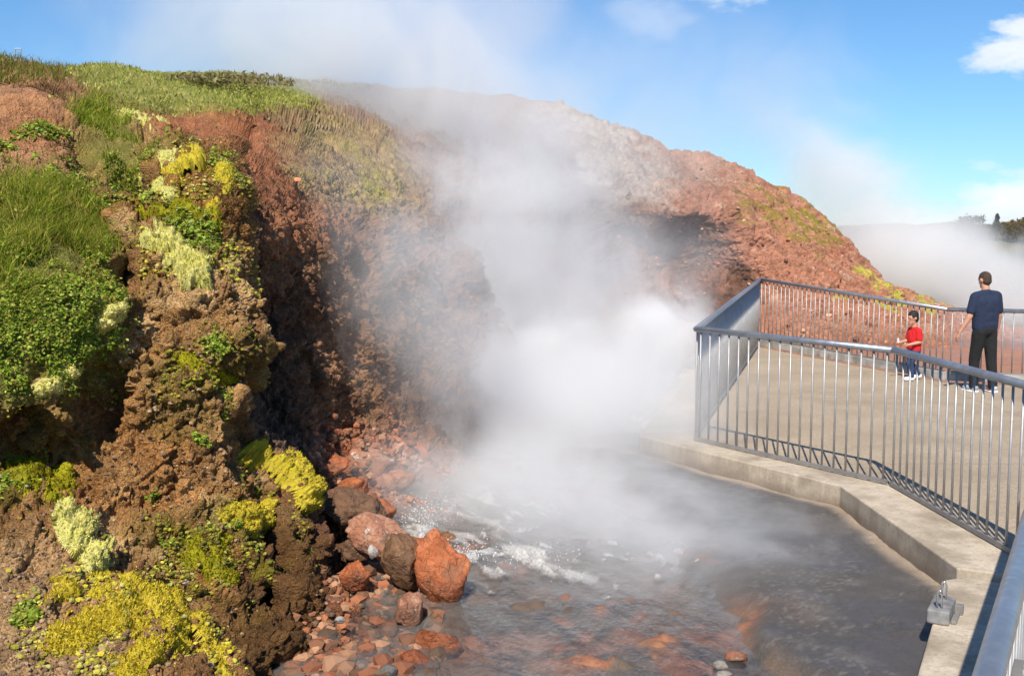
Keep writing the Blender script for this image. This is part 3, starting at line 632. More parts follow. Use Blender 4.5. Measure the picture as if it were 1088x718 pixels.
# --- scattering
def scatter(n, w, jit=True):
    w = np.where(visible, w, 0) * DIST ** 0; p = (w / w.sum()).ravel(); k = RNG.choice(p.size, n, p=p)
    i, j = np.unravel_index(k, w.shape); i = np.clip(i, 1, NI - 2); j = np.clip(j, 1, NJ - 2)
    a, b = RNG.random((2, n, 1)); q = HP[i, j] + (HP[i + 1, j] - HP[i, j]) * (a - .5) + (HP[i, j + 1] - HP[i, j]) * (b - .5)
    return q, NS[i, j], i, j
def blades(name, q, nrm, hmin, hmax, wid, cols_, label, cat, lean=.5, mat=None, droop=.35):
    n = len(q); hgt = (hmin + (hmax - hmin) * RNG.random(n) ** 1.5)[:, None]
    d = np.array([0, 0, 1.0]) + .35 * nrm + lean * RNG.normal(size=(n, 3)) * np.array([1, 1, .3]); d /= np.linalg.norm(d, axis=1, keepdims=True)
    an = RNG.random(n) * math.pi; s = np.stack([np.cos(an), np.sin(an), 0 * an], -1) * (wid * (.6 + .8 * RNG.random((n, 1)))) / 2
    bend = RNG.normal(size=(n, 3)) * np.array([1, 1, 0]) * droop * hgt + np.array([0, 0, -1]) * droop * .5 * hgt * RNG.random((n, 1))
    b = q - nrm * .01; m = b + d * hgt * .55 + bend * .25; t = b + d * hgt + bend
    v = np.stack([b - s, b + s, m - s * .75, m + s * .75, t], 1).reshape(-1, 3); k = np.arange(n)[:, None] * 5
    quads = k + np.array([[0, 1, 3, 2]]); tris = k + np.array([[2, 3, 4]])
    c = np.asarray(cols_)[RNG.integers(0, len(cols_), n)] * (.65 + .7 * RNG.random((n, 1)))
    o = mesh_np(name, v, quads, tris, mat=mat or LEAFM, col=np.repeat(c, 5, 0), smooth=False)
    return tag(o, label, cat, kind='stuff')
def leaves(name, q, nrm, size, cols_, label, cat, lift=.03, mat=None):
    n = len(q); d = nrm * .6 + np.array([0, -.25, .6]) + .55 * RNG.normal(size=(n, 3)); d /= np.linalg.norm(d, axis=1, keepdims=True)
    a = np.cross(d, RNG.normal(size=(n, 3))); a /= np.linalg.norm(a, axis=1, keepdims=True); b = np.cross(d, a)
    s = (size * (.5 + RNG.random(n)))[:, None]; c0 = q + nrm * (lift * RNG.random((n, 1)))
    v = np.stack([c0 - a * s * .5, c0 + b * s * .38 + d * s * .08, c0 + a * s * .5, c0 - b * s * .38 + d * s * .08], 1).reshape(-1, 3); k = np.arange(n)[:, None] * 4
    tris = np.concatenate([k + np.array([[0, 1, 2]]), k + np.array([[0, 2, 3]])])
    c = np.asarray(cols_)[RNG.integers(0, len(cols_), n)] * (.65 + .7 * RNG.random((n, 1)))
    o = mesh_np(name, v, None, tris, mat=mat or LEAFM, col=np.repeat(c, 4, 0), smooth=False)
    return tag(o, label, cat, kind='stuff')
lm = NT('leaf'); dif = lm.n('ShaderNodeBsdfDiffuse', Color=lm.attr()); trn = lm.n('ShaderNodeBsdfTranslucent', Color=lm.mix(1, lm.attr(), (1.1, 1.25, .5), 'MULTIPLY'))
mx = lm.n('ShaderNodeMixShader'); mx.inputs[0].default_value = .35; lm.set(mx.inputs[1], dif); lm.set(mx.inputs[2], trn); lm.set(lm.out.inputs[0], mx); LEAFM = lm.m
GC = [(.20, .27, .025), (.32, .36, .045), (.11, .17, .015), (.48, .42, .10), (.26, .31, .035), (.38, .37, .07), (.09, .14, .012)]
w = NEAR * np.maximum.reduce([el(35, 240, 60, 52), el(75, 255, 36, 45), el(10, 310, 30, 30) * .6]) * sstep(-.7, .2, mid) 
q, nr, i, j = scatter(15000, w)
blades('grass', q, nr, .05, .19, .006, GC + [(.42, .28, .10), (.36, .33, .06)], 'long green grass on the steep bank at the left edge', 'grass', .38)
w = NEAR * np.maximum.reduce([el(110, 140, 45, 26, 35), el(135, 155, 22, 12) , el(92, 118, 20, 10) * .7]) * sstep(-.6, .3, mid)
q, nr, i, j = scatter(3000, w * sstep(-.3, .3, fbm(G / .25 + 2, 3, 407)))
blades('grass', q, nr, .05, .17, .007, GC, 'yellow green grass clump on the upper bluff above the golden moss', 'grass', .4)
q, nr, i, j = scatter(20000, meadow * sstep(0, .12, meadow) * DIST)
blades('grass', q, nr, .03, .10, .02, [(.33, .35, .08), (.40, .38, .11), (.48, .41, .16), (.26, .29, .06)], 'green meadow grass on the plateau behind the bluff', 'grass', .4)
w = NEAR * (QY < 84) * (QX < 70) * (QY > 55) + NEAR * el(60, 78, 40, 6) * .5
q, nr, i, j = scatter(4500, np.clip(w, 0, 1) + 0)
blades('grass', q, nr, .05, .17, .010, [(.19, .22, .04), (.30, .25, .08), (.24, .15, .06), (.13, .17, .03)], 'tall brownish grass along the skyline at the top left', 'grass', .4)
LC = [(.20, .30, .03), (.30, .39, .05), (.12, .19, .02), (.42, .46, .10), (.30, .28, .05), (.20, .16, .04)]
w = NEAR * sstep(-.5, .1, fbm(G / .3 + 4, 3, 406)) * np.maximum.reduce([el(50, 325, 62, 42), el(75, 370, 45, 34, 30), el(15, 375, 30, 30), el(85, 300, 30, 20)]) * sstep(-.8, .1, mid) + NEAR * .35 * grass_m * sstep(.0, .6, mid)
q, nr, i, j = scatter(24000, w * sstep(-.9, .3, fbm(G / .2, 3, 405)))
leaves('leafy_plants', q, nr, .021, LC, 'fresh green clover like leaves cascading over the left bank', 'ground plants', .06)
w = NEAR * (el(30, 165, 60, 32) * sstep(.1, .45, fbm(G / .45, 3, 400)) + .8 * el(45, 130, 22, 12) * sstep(.0, .4, fbm(G / .3, 3, 401)) + 1.2 * el(200, 250, 26, 16, 40) + .6 * el(180, 190, 55, 36) * sstep(.15, .5, fbm(G / .25, 3, 402)) + .6 * el(225, 180, 15, 30) * sstep(.2, .5, mid) + .5 * el(110, 200, 50, 40) * sstep(.2, .5, mid))
q, nr, i, j = scatter(7000, np.clip(w, 0, 2))
leaves('leafy_plants', q, nr, .030, LC + [(.30, .36, .10)], 'scattered pale green leaves on the bare brown slope and among the moss', 'ground plants', .05)
w = NEAR * (el(225, 370, 12, 10) + el(220, 580, 60, 35) * sstep(.35, .6, fbm(G / .12, 3, 403)) + el(30, 645, 14, 8) * 1.4 + el(20, 505, 30, 20) * sstep(.1, .5, mid) + .7 * el(190, 450, 70, 90) * sstep(.55, .75, fbm(G / .2, 3, 404)))
q, nr, i, j = scatter(2600, np.clip(w, 0, 2))
leaves('leafy_plants', q, nr, .026, LC, 'tiny green sprigs dotted over the tan rock face and dark ledge', 'ground plants', .04)
# dry brown roots and heath hanging on the rims
w = NEAR * np.maximum.reduce([el(65, 158, 24, 7), el(195, 150, 30, 10, 30), el(130, 190, 14, 26), el(150, 108, 50, 7, 8), el(235, 215, 14, 30, -20) * .7, el(255, 160, 20, 10) * .5, el(50, 95, 30, 7)])
q, nr, i, j = scatter(6000, w)
blades('dry_heath', q, nr, .04, .12, .006, [(.10, .055, .03), (.16, .09, .05), (.06, .035, .02), (.26, .17, .10)], 'dry dark brown roots and heath along the rims of the bluff', 'heath', .9, droop=.8)
w = FAR * (np.clip(crest, 0, 1) * 1.0 + el(290, 128, 50, 5, 8) * .12 + el(235, 122, 60, 4, 8) * .12)
q, nr, i, j = scatter(3000, w * DIST)
blades('dry_heath', q, nr, .05, .17, .025, [(.22, .16, .08), (.26, .20, .10), (.30, .26, .12), (.18, .14, .08)], 'dark low heath along the skyline of the plateau', 'heath', .8)
# fern-like dry sprout on the dark ledge
q0, n0 = pt_at(183, 582); q = np.repeat(q0[None], 40, 0) + RNG.normal(size=(40, 3)) * .01
g_ = blades('grass_tuft', q, np.repeat(n0[None], 40, 0), .08, .17, .006, [(.22, .26, .05), (.16, .22, .03)], 'small spiky grass tuft on the dark mossy ledge', 'grass', .8); del g_['kind']
# --- stones
def rock_mesh(seed, sub=3, flat=1.0):
    """an angular stone: a ball cut by random planes, then weathered"""
    bm = bmesh.new(); bmesh.ops.create_icosphere(bm, subdivisions=sub, radius=1)
    v = np.array([x.co[:] for x in bm.verts]); f = np.array([[l.index for l in x.verts] for x in bm.faces]); bm.free()
    g = np.random.default_rng(seed * 31 + 5); n = g.normal(size=(13, 3)); n /= np.linalg.norm(n, axis=1, keepdims=True); d = .62 + .33 * g.random(13)
    k = (d[None] / np.maximum(v @ n.T, 1e-3)).min(1); v = v * np.minimum(1.05, k)[:, None] * 1.12
    v = v * (1 + .07 * fbm(v * 1.6 + seed, 3, seed))[:, None]
    if sub > 2:
        fa, fb_ = facets(v / .42 + seed * 5.1, seed); v = v * (1 + .06 * fa * sstep(0, .12, fb_) + .03 * fbm(v * 7, 3, seed) - .03 * (1 - sstep(0, .1, fb_)))[:, None]
    v[:, 2] *= flat; return v, f
def rock_mat(name, c1, c2, c3_=None, rough=.6, spots=None):
    m = NT(name); o = m.oco(); p = m.pos(); a = m.noise(o, 6, 6, .7, dist=.5); b = m.noise(o, 34, 5, .7); c4 = m.noise(o, 3, 3)
    c = m.ramp(a, [(.28, c1), (.48, c2), (.68, c3_ or c2)]); c = m.mix(m.maprange(b, .48, .75, 0, .7), c, [x * .35 for x in c1])
    c = m.mix(m.maprange(c4, .52, .7, 0, .7), c, (.16, .085, .045))
    if spots: c = m.mix(m.maprange(m.noise(o, 13, 4), .62, .68, 0, .8), c, spots)
    ed = m.voro(m.vmath('ADD', o, m.vmath('SCALE', m.n('ShaderNodeTexNoise', Scale=9.0).outputs[1], scale=.12)), 5.5, 'DISTANCE_TO_EDGE')
    c = m.mix(m.maprange(ed, .02, .0, 0, .22), c, [x * .25 for x in c1])
    z = m.n('ShaderNodeSeparateXYZ', Vector=p).outputs[2]; wet = m.maprange(m.math('ADD', z, m.math('MULTIPLY', a, .16)), -.04, -.16)
    c = m.mix(m.math('MULTIPLY', wet, .55), c, [x * .45 for x in c1])
    hb = m.math('ADD', b, m.math('MULTIPLY', m.maprange(ed, .05, .0), -.3))
    m.bsdf(Base_Color=c, Roughness=m.maprange(wet, 0, 1, rough + .15, .28), Normal=m.bump(hb, .9, .025)); return m.m
RO = rock_mat('orange_rock', (.26, .075, .025), (.46, .13, .04), (.55, .20, .09), .5)
RB = rock_mat('brown_rock', (.10, .05, .02), (.20, .10, .045), (.30, .15, .07), .45)
RP = rock_mat('pink_rock', (.30, .11, .05), (.42, .19, .11), (.50, .31, .21), .6, (.66, .60, .52))
RW = rock_mat('pale_stone', (.36, .31, .26), (.46, .41, .36), (.52, .48, .43), .6)
RD = rock_mat('dark_wet_rock', (.09, .045, .025), (.16, .08, .04), (.24, .12, .055), .4)
def boulder(px, py, rx, ry, D, mat, label, seed, group='boulders at the foot of the bluff', ang=0, dep=.9, sub=5):
    c_ = P(px, py, D); s = D / 1150 * (.92 if group == 'boulders at the foot of the bluff' else 1); v, f = rock_mesh(seed, sub)
    a = math.radians(ang); R_ = np.array([[math.cos(a), 0, math.sin(a)], [0, 1, 0], [-math.sin(a), 0, math.cos(a)]])
    v = (v * np.array([rx * s, (rx + ry) / 2 * s * dep, ry * s])) @ R_.T
    o = mesh_np('boulder' if max(rx, ry) > 13 else 'stone', v, None, f, mat=mat, smooth=True); o.location = c_
    o.data.shade_smooth()
    return tag(o, label, 'boulder' if max(rx, ry) > 13 else 'stone', group)
boulder(408, 570, 40, 22, 8.2, RP, 'large pinkish boulder with white mineral crusts at the stream edge', 3, ang=20)
boulder(424, 594, 25, 30, 7.8, RB, 'brown wedge shaped boulder leaning between the pink and the orange boulders', 7, ang=-25)
boulder(472, 606, 29, 42, 7.75, RO, 'tall bright orange boulder standing furthest into the stream', 12, ang=-12)
boulder(452, 583, 34, 15, 8.3, RO, 'low orange boulder behind the tall orange one, splashed by foam', 15, ang=18)
boulder(378, 612, 16, 19, 7.75, RO, 'small rounded rust coloured boulder left of the brown wedge boulder', 18)
boulder(380, 582, 18, 14, 8.2, RD, 'dark wet boulder beside the large pinkish one', 21)
boulder(375, 540, 34, 22, 8.9, RD, 'dark brown boulder under the red rubble, right of the moss ball', 24, ang=15)
boulder(466, 684, 26, 15, 6.8, RO, 'flat orange boulder lying half in the water', 27, ang=25)
boulder(445, 702, 24, 11, 6.55, RO, 'smaller flat orange slab nearest the bottom of the picture', 30, ang=22)
boulder(436, 648, 18, 22, 7.2, RP, 'pinkish boulder at the water line under the brown wedge boulder', 33)
boulder(396, 586, 6, 7, 7.75, RW, 'round white stone lodged against the large pinkish boulder', 36, 'stones at the foot of the bluff', sub=4)
boulder(361, 659, 5, 4, 6.9, RW, 'pale grey stone on the red gravel', 39, 'stones at the foot of the bluff', sub=4)
boulder(412, 712, 9, 6, 6.3, rock_mat('grey_stone', (.15, .14, .13), (.24, .22, .21), None, .4), 'dark grey pebble at the bottom edge beside the flat orange slab', 44, 'stones at the foot of the bluff', sub=4)
boulder(197, 618, 5, 4, 6.6, RW, 'grey white stone on the tan slope right of the moss sheet', 45, 'stones at the foot of the bluff', sub=4)
for n_, (px, py, rx, ry, lb) in enumerate(((780, 698, 12, 6, 'rounded pinkish stone sitting in the shallow basin'), (766, 706, 8, 4, 'flat white stone just left of the pinkish one in the basin'), (838, 690, 7, 6, 'white stone at the edge of the orange shallows'), (770, 717, 10, 4, 'flat pale stone at the bottom edge of the basin'))):
    D_ = float(Pz(px, py, -.30)[1]); boulder(px, py, rx, ry, D_, RP if n_ == 0 else RW, lb, 50 + n_, 'stones in the basin', sub=4)
for n_, (px, py, rx, ry, D, m_) in enumerate(((352, 498, 26, 14, 10.1, RO), (392, 492, 30, 18, 10.9, RP), (420, 512, 24, 18, 10.6, RP), (372, 520, 22, 14, 9.6, RO), (436, 482, 24, 15, 11.9, RO), (455, 508, 22, 14, 11.3, RP), (410, 470, 22, 12, 11.9, RO), (470, 486, 20, 12, 12.6, RP), (402, 540, 24, 12, 9.3, RO))):
    boulder(px, py, rx * .85, ry * .8, D + .22, m_, ['rust red rubble block under the dark gully wall', 'large pale pink rubble block in the middle of the red rubble', 'pink rubble block behind the foam', 'rust red rubble block above the dark brown boulder', 'orange rubble block at the upper right of the red rubble', 'pink rubble block fading into the steam', 'small orange rubble block highest in the red rubble', 'faint pink rubble block furthest right in the steam', 'flat orange rubble block just behind the large pinkish boulder'][n_], 70 + n_, 'rubble blocks below the gully', ang=(n_ * 37) % 50 - 25, sub=4)
# gravel: loose bits too many to count
def gravel(name, q, nrm, smin, smax, cols_, label):
    vs_, fs_, cs_ = [], [], []; protos = [rock_mesh(90 + k, 1, .7) for k in range(5)]; off = 0
    for k in range(len(q)):
        v, f = protos[k % 5]; s = smin + (smax - smin) * RNG.random() ** 3; a = RNG.random() * 6.28
        R_ = np.array([[math.cos(a), -math.sin(a), 0], [math.sin(a), math.cos(a), 0], [0, 0, 1]])
        vs_.append((v * s) @ R_.T + q[k] + nrm[k] * s * .3); fs_.append(f + off); off += len(v)
        cs_.append(np.repeat((np.array(cols_[RNG.integers(len(cols_))]) * (.6 + .8 * RNG.random()))[None], len(v), 0))
    return tag(mesh_np(name, np.concatenate(vs_), None, np.concatenate(fs_), mat=GRM, col=np.concatenate(cs_), smooth=False), label, 'gravel', kind='stuff')
gm = NT('gravel'); gm.bsdf(Base_Color=gm.attr(), Roughness=.85, Normal=gm.bump(gm.noise(gm.pos(), 120, 4), .5, .01)); GRM = gm.m
TC = [(.29, .18, .095), (.22, .13, .07), (.33, .22, .125), (.15, .09, .05)]
q, nr, i, j = scatter(4500, NEAR * (dirt * 1.0 + rocky * .5 * (QX < 260)) * (QY > 280)); gravel('gravel', q, nr, .003, .020, TC, 'loose tan gravel and crumbs on the rock face and mound')
q, nr, i, j = scatter(4200, redfoot + redrub * .8 * FAR); gravel('gravel', q, nr, .005, .055, [(.30, .11, .045), (.20, .085, .04), (.33, .17, .09), (.13, .07, .04)], 'red brown gravel between the boulders and the dark rock')
q, nr, i, j = scatter(1100, FAR * ((QX > 660) * (QY > 150) * .8 + soil_far * .15) * DIST); gravel('gravel', q, nr, .012, .075, [(.46, .19, .09), (.36, .14, .07), (.50, .28, .17), (.2, .1, .06)], 'loose red stones on the red slopes')

sel = np.where((BED[2] > 325) & (BED[2] < 470) & (BED[3] > 590) & (BED[3] < 730)); kk = RNG.choice(len(sel[0]), 900)
q = np.stack([BED[0][sel][kk], BED[1][sel][kk], BED[4][sel][kk] + .02], -1) + RNG.normal(size=(900, 3)) * np.array([.02, .02, .008])
gravel('gravel', q, np.repeat(np.array([[0, 0, 1.0]]), 900, 0), .010, .085, [(.28, .10, .045), (.18, .08, .04), (.30, .16, .09), (.12, .07, .04)], 'wet red brown stones packed round the boulders at the water edge')
# moss bits: tiny tufts too many to count, thinning out round the cushions
ms = NT('moss_bits'); ms.bsdf(Base_Color=ms.mix(1, ms.attr(), ms.ramp(ms.noise(ms.pos(), 130, 3, .7), [(.3, .6), (.7, 1.3)]), 'MULTIPLY'), Roughness=.95, Normal=ms.bump(ms.noise(ms.pos(), 220, 3), .8, .01)); GRM = ms.m
mz = sstep(-.1, .5, fbm(G / .22 + 6, 4, 420))
q, nr, i, j = scatter(6000, NEAR * mz * np.maximum.reduce([el(195, 190, 55, 48, 30), el(205, 280, 55, 34, 20) * .8, el(130, 655, 95, 62, 10) * .7, el(215, 685, 30, 50, -30) * .8, el(100, 345, 30, 20) * .5, el(88, 580, 40, 36) * .5]))
gravel('moss', q, nr, .004, .022, [(.48, .41, .03), (.56, .48, .06), (.34, .30, .025), (.46, .43, .12), (.22, .20, .02)], 'yellow and lime moss crumbs scattered round the cushions')
q, nr, i, j = scatter(4200, NEAR * mz * np.maximum.reduce([el(230, 590, 60, 50), el(200, 225, 50, 24), el(25, 505, 45, 34), el(285, 530, 45, 40) * .6, el(215, 395, 40, 36) * .7, el(140, 200, 40, 50) * .5, el(330, 560, 16, 40) * .4]))
gravel('moss', q, nr, .004, .020, [(.22, .20, .015), (.34, .31, .02), (.14, .14, .012), (.30, .24, .03)], 'dark olive moss crumbs on the damp ledges')
# ------------------------------------------------------------------ people and far background
def capsule(bm, a, b, ra, rb, n=14):
    a, b = Vector(a), Vector(b); t = (b - a); L = t.length; t.normalize()
    up = Vector((0, 0, 1)) if abs(t.z) < .9 else Vector((0, 1, 0)); s = t.cross(up).normalized(); u = s.cross(t); rings = []
    prof = [(-ra * math.cos(k * math.pi / 8), ra * math.sin(k * math.pi / 8)) for k in range(1, 5)] + [(L + rb * math.sin(k * math.pi / 8), rb * math.cos(k * math.pi / 8)) for k in range(0, 4)]
    for (x, r) in prof: rings.append([bm.verts.new(a + t * x + s * math.cos(2 * math.pi * j / n) * r + u * math.sin(2 * math.pi * j / n) * r) for j in range(n)])
    for A, B in zip(rings[:-1], rings[1:]):
        for j in range(n): bm.faces.new((A[j], A[(j + 1) % n], B[(j + 1) % n], B[j]))
    p0, p1 = bm.verts.new(a - t * ra), bm.verts.new(b + t * rb)
    for j in range(n): bm.faces.new((rings[0][(j + 1) % n], rings[0][j], p0)); bm.faces.new((rings[-1][j], rings[-1][(j + 1) % n], p1))
def ell(bm, c, r, rot=None):
    M = Matrix.Translation(Vector(c)) @ (rot.to_4x4() if rot else Matrix.Identity(4)) @ Matrix.Diagonal((*r, 1))
    bmesh.ops.create_uvsphere(bm, u_segments=18, v_segments=12, radius=1, matrix=M)
def fuse(name, bm, mat, parent, vox=.012, it=6):
    o = obj_bm(name, bm, mat, None, True); r = o.modifiers.new('r', 'REMESH'); r.mode = 'VOXEL'; r.voxel_size = vox
    sm = o.modifiers.new('s', 'SMOOTH'); sm.factor = .5; sm.iterations = it
    dg = bpy.context.evaluated_depsgraph_get(); me = bpy.data.meshes.new_from_object(o.evaluated_get(dg)); o.modifiers.clear(); old = o.data; o.data = me; bpy.data.meshes.remove(old)
    if not me.materials: me.materials.append(mat)
    for p in me.polygons: p.use_smooth = True
    o.parent = parent; return o
def cloth(name, col, var=.25, sc=14, bump=.5):
    m = NT(name); o = m.oco(); a = m.noise(m.vmath('MULTIPLY', o, (1, 1, .6)), sc, 4, .6); b = m.noise(o, 160, 2)
    m.bsdf(Base_Color=m.mix(m.maprange(b, .3, .7), [x * (1 - var) for x in col], [x * (1 + var) for x in col]), Roughness=.9, Normal=m.bump(a, bump, .05)); return m.m
skin = simple('skin', (.52, .27, .18), .5, 0, .1, 20, .1); navy = cloth('navy_cloth', (.012, .022, .055)); black = cloth('black_cloth', (.010, .010, .012)); red = cloth('red_cloth', (.62, .012, .014), .12)
denim = cloth('denim', (.03, .05, .12)); hairb = simple('brown_hair', (.055, .03, .016), .6, 0, .5, 60, .8); haird = simple('dark_hair', (.014, .009, .006), .5, 0, .5, 60, .8)
shoe = simple('grey_shoe', (.35, .38, .42), .6); shoew = simple('white_shoe', (.75, .75, .76), .6); sole = simple('white_sole', (.75, .76, .78), .6)
def hand(bm, w, d, side, s=1.0, fwd=Vector((0, 1, 0)), curl=.5):
    """palm, four fingers of unequal length and a thumb from the side of the palm; d = direction of the forearm"""
    d = Vector(d).normalized(); fwd = (fwd - d * fwd.dot(d)).normalized(); lat = d.cross(fwd)
    w = Vector(w); k = w + d * .085 * s
    for t in (-.028, -.009, .010, .028): capsule(bm, w + fwd * t * .6 * s, k + fwd * t * s, .014 * s, .011 * s, 8)
    inw = lat * side
    for t, L in ((.030, .070), (.010, .080), (-.010, .074), (-.029, .058)):
        a = k + fwd * t * s; b = a + (d * (1 - curl * .4) + inw * curl * .6).normalized() * L * .5 * s; c = b + (d * (1 - curl) + inw * curl * 1.2).normalized() * L * .5 * s
        capsule(bm, a, b, .0085 * s, .008 * s, 8); capsule(bm, b, c, .008 * s, .007 * s, 8)
    a = w + d * .02 * s + fwd * .025 * s; b = a + (d * .6 + fwd * .6 + inw * .3).normalized() * .04 * s; c = b + (d * .95 + fwd * .1 + inw * .3).normalized() * .03 * s
    capsule(bm, a, b, .012 * s, .010 * s, 8); capsule(bm, b, c, .010 * s, .008 * s, 8)
def head(bm, c, s, face, tilt=0):
    """c = centre, face = unit vector the face points to"""
    f = Vector(face).normalized(); u = Vector((0, 0, 1)); u = (u - f * u.dot(f)).normalized(); r = f.cross(u); R_ = Matrix((r, f, u)).transposed(); c = Vector(c)
    ell(bm, c + u * .02 * s, (.076 * s, .096 * s, .10 * s), R_); ell(bm, c + f * .022 * s - u * .055 * s, (.056 * s, .066 * s, .062 * s), R_)
    ell(bm, c + f * .072 * s - u * .095 * s, (.028 * s, .022 * s, .02 * s), R_)                                    # chin
    capsule(bm, c + f * .088 * s + u * .012 * s, c + f * .106 * s - u * .028 * s, .010 * s, .016 * s, 8)            # nose
    ell(bm, c + f * .085 * s - u * .062 * s, (.026 * s, .012 * s, .007 * s), R_); ell(bm, c + f * .083 * s - u * .074 * s, (.022 * s, .012 * s, .008 * s), R_)   # lips
    ell(bm, c + f * .086 * s + u * .034 * s, (.05 * s, .012 * s, .008 * s), R_)                                     # brow
    for q in (-1, 1): ell(bm, c + r * q * .078 * s - f * .005 * s, (.010 * s, .022 * s, .032 * s), R_)               # ears
    return f, u, r, R_
eyem = simple('eye', (.02, .015, .012), .2)
def eyes(c, s, f, u, r, parent):
    for q in (-1, 1):
        bm = bmesh.new(); ell(bm, Vector(c) + f * .080 * s + r * q * .032 * s + u * .014 * s, (.013 * s, .011 * s, .008 * s)); obj_bm('eye', bm, eyem, parent, True)
# man: seen from behind, arms hanging a little away from the body
floor = -.012; STEP = {-1: .09, 1: -.06}
mp = Pz(1045, 416.5, floor); man = empty("person", mp, rad(16)); man.rotation_euler.y = rad(-1.5); man.scale = (1, 1, 1)
tag(man, 'man in navy t-shirt and black trousers stepping along the back railing with his back turned', 'person')
hs = 1.0; bm = bmesh.new(); hc = Vector((.0, .02, 1.645))
f_, u_, r_, R_ = head(bm, hc, 1.0, (-.12, .98, -.16))
capsule(bm, (0, -.01, 1.40), (0, .01, 1.58), .062, .055)
for s in (-1, 1):
    capsule(bm, (s * .06, -.005, 1.44), (s * .165, -.01, 1.41), .06, .062)
    capsule(bm, (s * .10, 0, 1.25), (s * .09, 0, 1.02), .105, .10); q_ = STEP[s]; capsule(bm, (s * .085, 0, .93), (s * .095, q_ * .75 + .02, .50), .095, .062); capsule(bm, (s * .095, q_ * .75 + .02, .50), (s * .10, q_ - .01, .09), .06, .042)
    capsule(bm, (s * .10, q_ - .01, .06), (s * .115, q_ + .15, .04), .045, .038)
ell(bm, (0, 0, 1.22), (.17, .105, .20)); ell(bm, (0, 0, .98), (.16, .11, .12))
elb = {-1: Vector((-.275, -.01, 1.13)), 1: Vector((.245, .0, 1.12))}; wr = {-1: Vector((-.375, .07, .90)), 1: Vector((.265, .07, .87))}
for s in (-1, 1):
    sh = Vector((s * .19, -.01, 1.40)); capsule(bm, sh, elb[s], .058, .044); capsule(bm, elb[s], wr[s], .044, .029); hand(bm, wr[s], wr[s] - elb[s], -s if s > 0 else -s, 1.0)
body = fuse('body', bm, skin, man, .0095, 4)
eyes(hc, 1.0, f_, u_, r_, man)
bm = bmesh.new(); ell(bm, hc + u_ * .036 - f_ * .008, (.080, .099, .092), R_); ell(bm, hc - f_ * .038 - u_ * .012, (.070, .062, .072), R_)
obj = fuse('hair', bm, hairb, man, .009, 2)
for v in obj.data.vertices:
    q = v.co - hc; a = q.dot(f_)
    if a > .045 and q.dot(u_) < .07: v.co = hc + (q - f_ * (a - .045) * 1.0) * .93
bm = bmesh.new()
for s in (-1, 1):
    capsule(bm, (s * .05, -.005, 1.445), (s * .175, -.01, 1.415), .062, .072); sh = Vector((s * .19, -.01, 1.405)); capsule(bm, sh, sh.lerp(elb[s], .72), .073, .068)
    capsule(bm, (s * .105, -.01, 1.33), (s * .095, 0, .96), .114, .106)
ell(bm, (0, -.005, 1.27), (.19, .128, .2)); ell(bm, (0, 0, 1.12), (.18, .128, .2)); ell(bm, (0, 0, 1.0), (.178, .128, .12)); capsule(bm, (0, -.015, 1.40), (0, -.005, 1.475), .078, .066)
fuse('t_shirt', bm, navy, man, .012, 4)
bm = bmesh.new(); ell(bm, (0, -.005, .93), (.168, .122, .12))
for s in (-1, 1): capsule(bm, (s * .088, 0, .90), (s * .10, STEP[s] * .75 + .022, .48), .106, .080); capsule(bm, (s * .10, STEP[s] * .75 + .022, .48), (s * .105, STEP[s] - .005, .085), .080, .066)
fuse('trousers', bm, black, man, .012, 4)
for s in (-1, 1):
    bm = bmesh.new(); capsule(bm, (s * .105, STEP[s] - .03, .062), (s * .125, STEP[s] + .15, .045), .052, .044); ell(bm, (s * .105, STEP[s] - .01, .085), (.05, .06, .04))
    for v in bm.verts: v.co.z = max(v.co.z, .012)
    so_ = obj_bm('shoe', bm, shoe, man, True); bm = bmesh.new()
    capsule(bm, (s * .105, STEP[s] - .035, .012), (s * .126, STEP[s] + .155, .012), .056, .048)
    for v in bm.verts: v.co.z = max(0.0, min(v.co.z, .026))
    obj_bm('sole', bm, sole, so_, True)
# child walking to the left, arm forward holding something small and white
cp = Pz(970, 404, floor); kid = empty('person', cp, rad(90 + 12)); tag(kid, 'small child in red t-shirt and jeans walking left along the far railing', 'person')
# local frame: +y is the way the child walks
k = .64; bm = bmesh.new(); hc = Vector((0, .035, .99))
f_, u_, r_, R_ = head(bm, hc, .86, (0, .97, -.22))
capsule(bm, (0, 0, .80), (0, .02, .92), .042, .038)
for s in (-1, 1): capsule(bm, (s * .04, 0, .815), (s * .105, 0, .80), .04, .042); capsule(bm, (s * .05, 0, .70), (s * .05, 0, .55), .07, .07)
ell(bm, (0, .005, .66), (.105, .08, .14)); ell(bm, (0, 0, .50), (.10, .08, .07))
legs = {-1: ((-.055, 0, .48), (-.058, .10, .28), (-.06, .07, .06)), 1: ((.055, 0, .48), (.058, .02, .27), (.06, -.13, .08))}
for s, (a, b, c) in legs.items():
    capsule(bm, a, b, .062, .045); capsule(bm, b, c, .045, .032); capsule(bm, Vector(c) - Vector((0, .01, .02)), Vector(c) + Vector((0, .09, -.03)), .032, .026)
el_ = {-1: Vector((-.145, .0, .62)), 1: Vector((.145, .03, .62))}; wk = {-1: Vector((-.13, .17, .585)), 1: Vector((.12, .16, .60))}
for s in (-1, 1):
    capsule(bm, (s * .115, 0, .79), el_[s], .038, .030); capsule(bm, el_[s], wk[s], .030, .021); hand(bm, wk[s], wk[s] - el_[s], s, .62, Vector((0, 0, 1)), .8)
fuse('body', bm, skin, kid, .0075, 3); eyes(hc, .86, f_, u_, r_, kid)
bm = bmesh.new(); ell(bm, hc + u_ * .036 - f_ * .012, (.074, .088, .086), R_); ell(bm, hc - f_ * .035 - u_ * .01, (.066, .056, .07), R_)
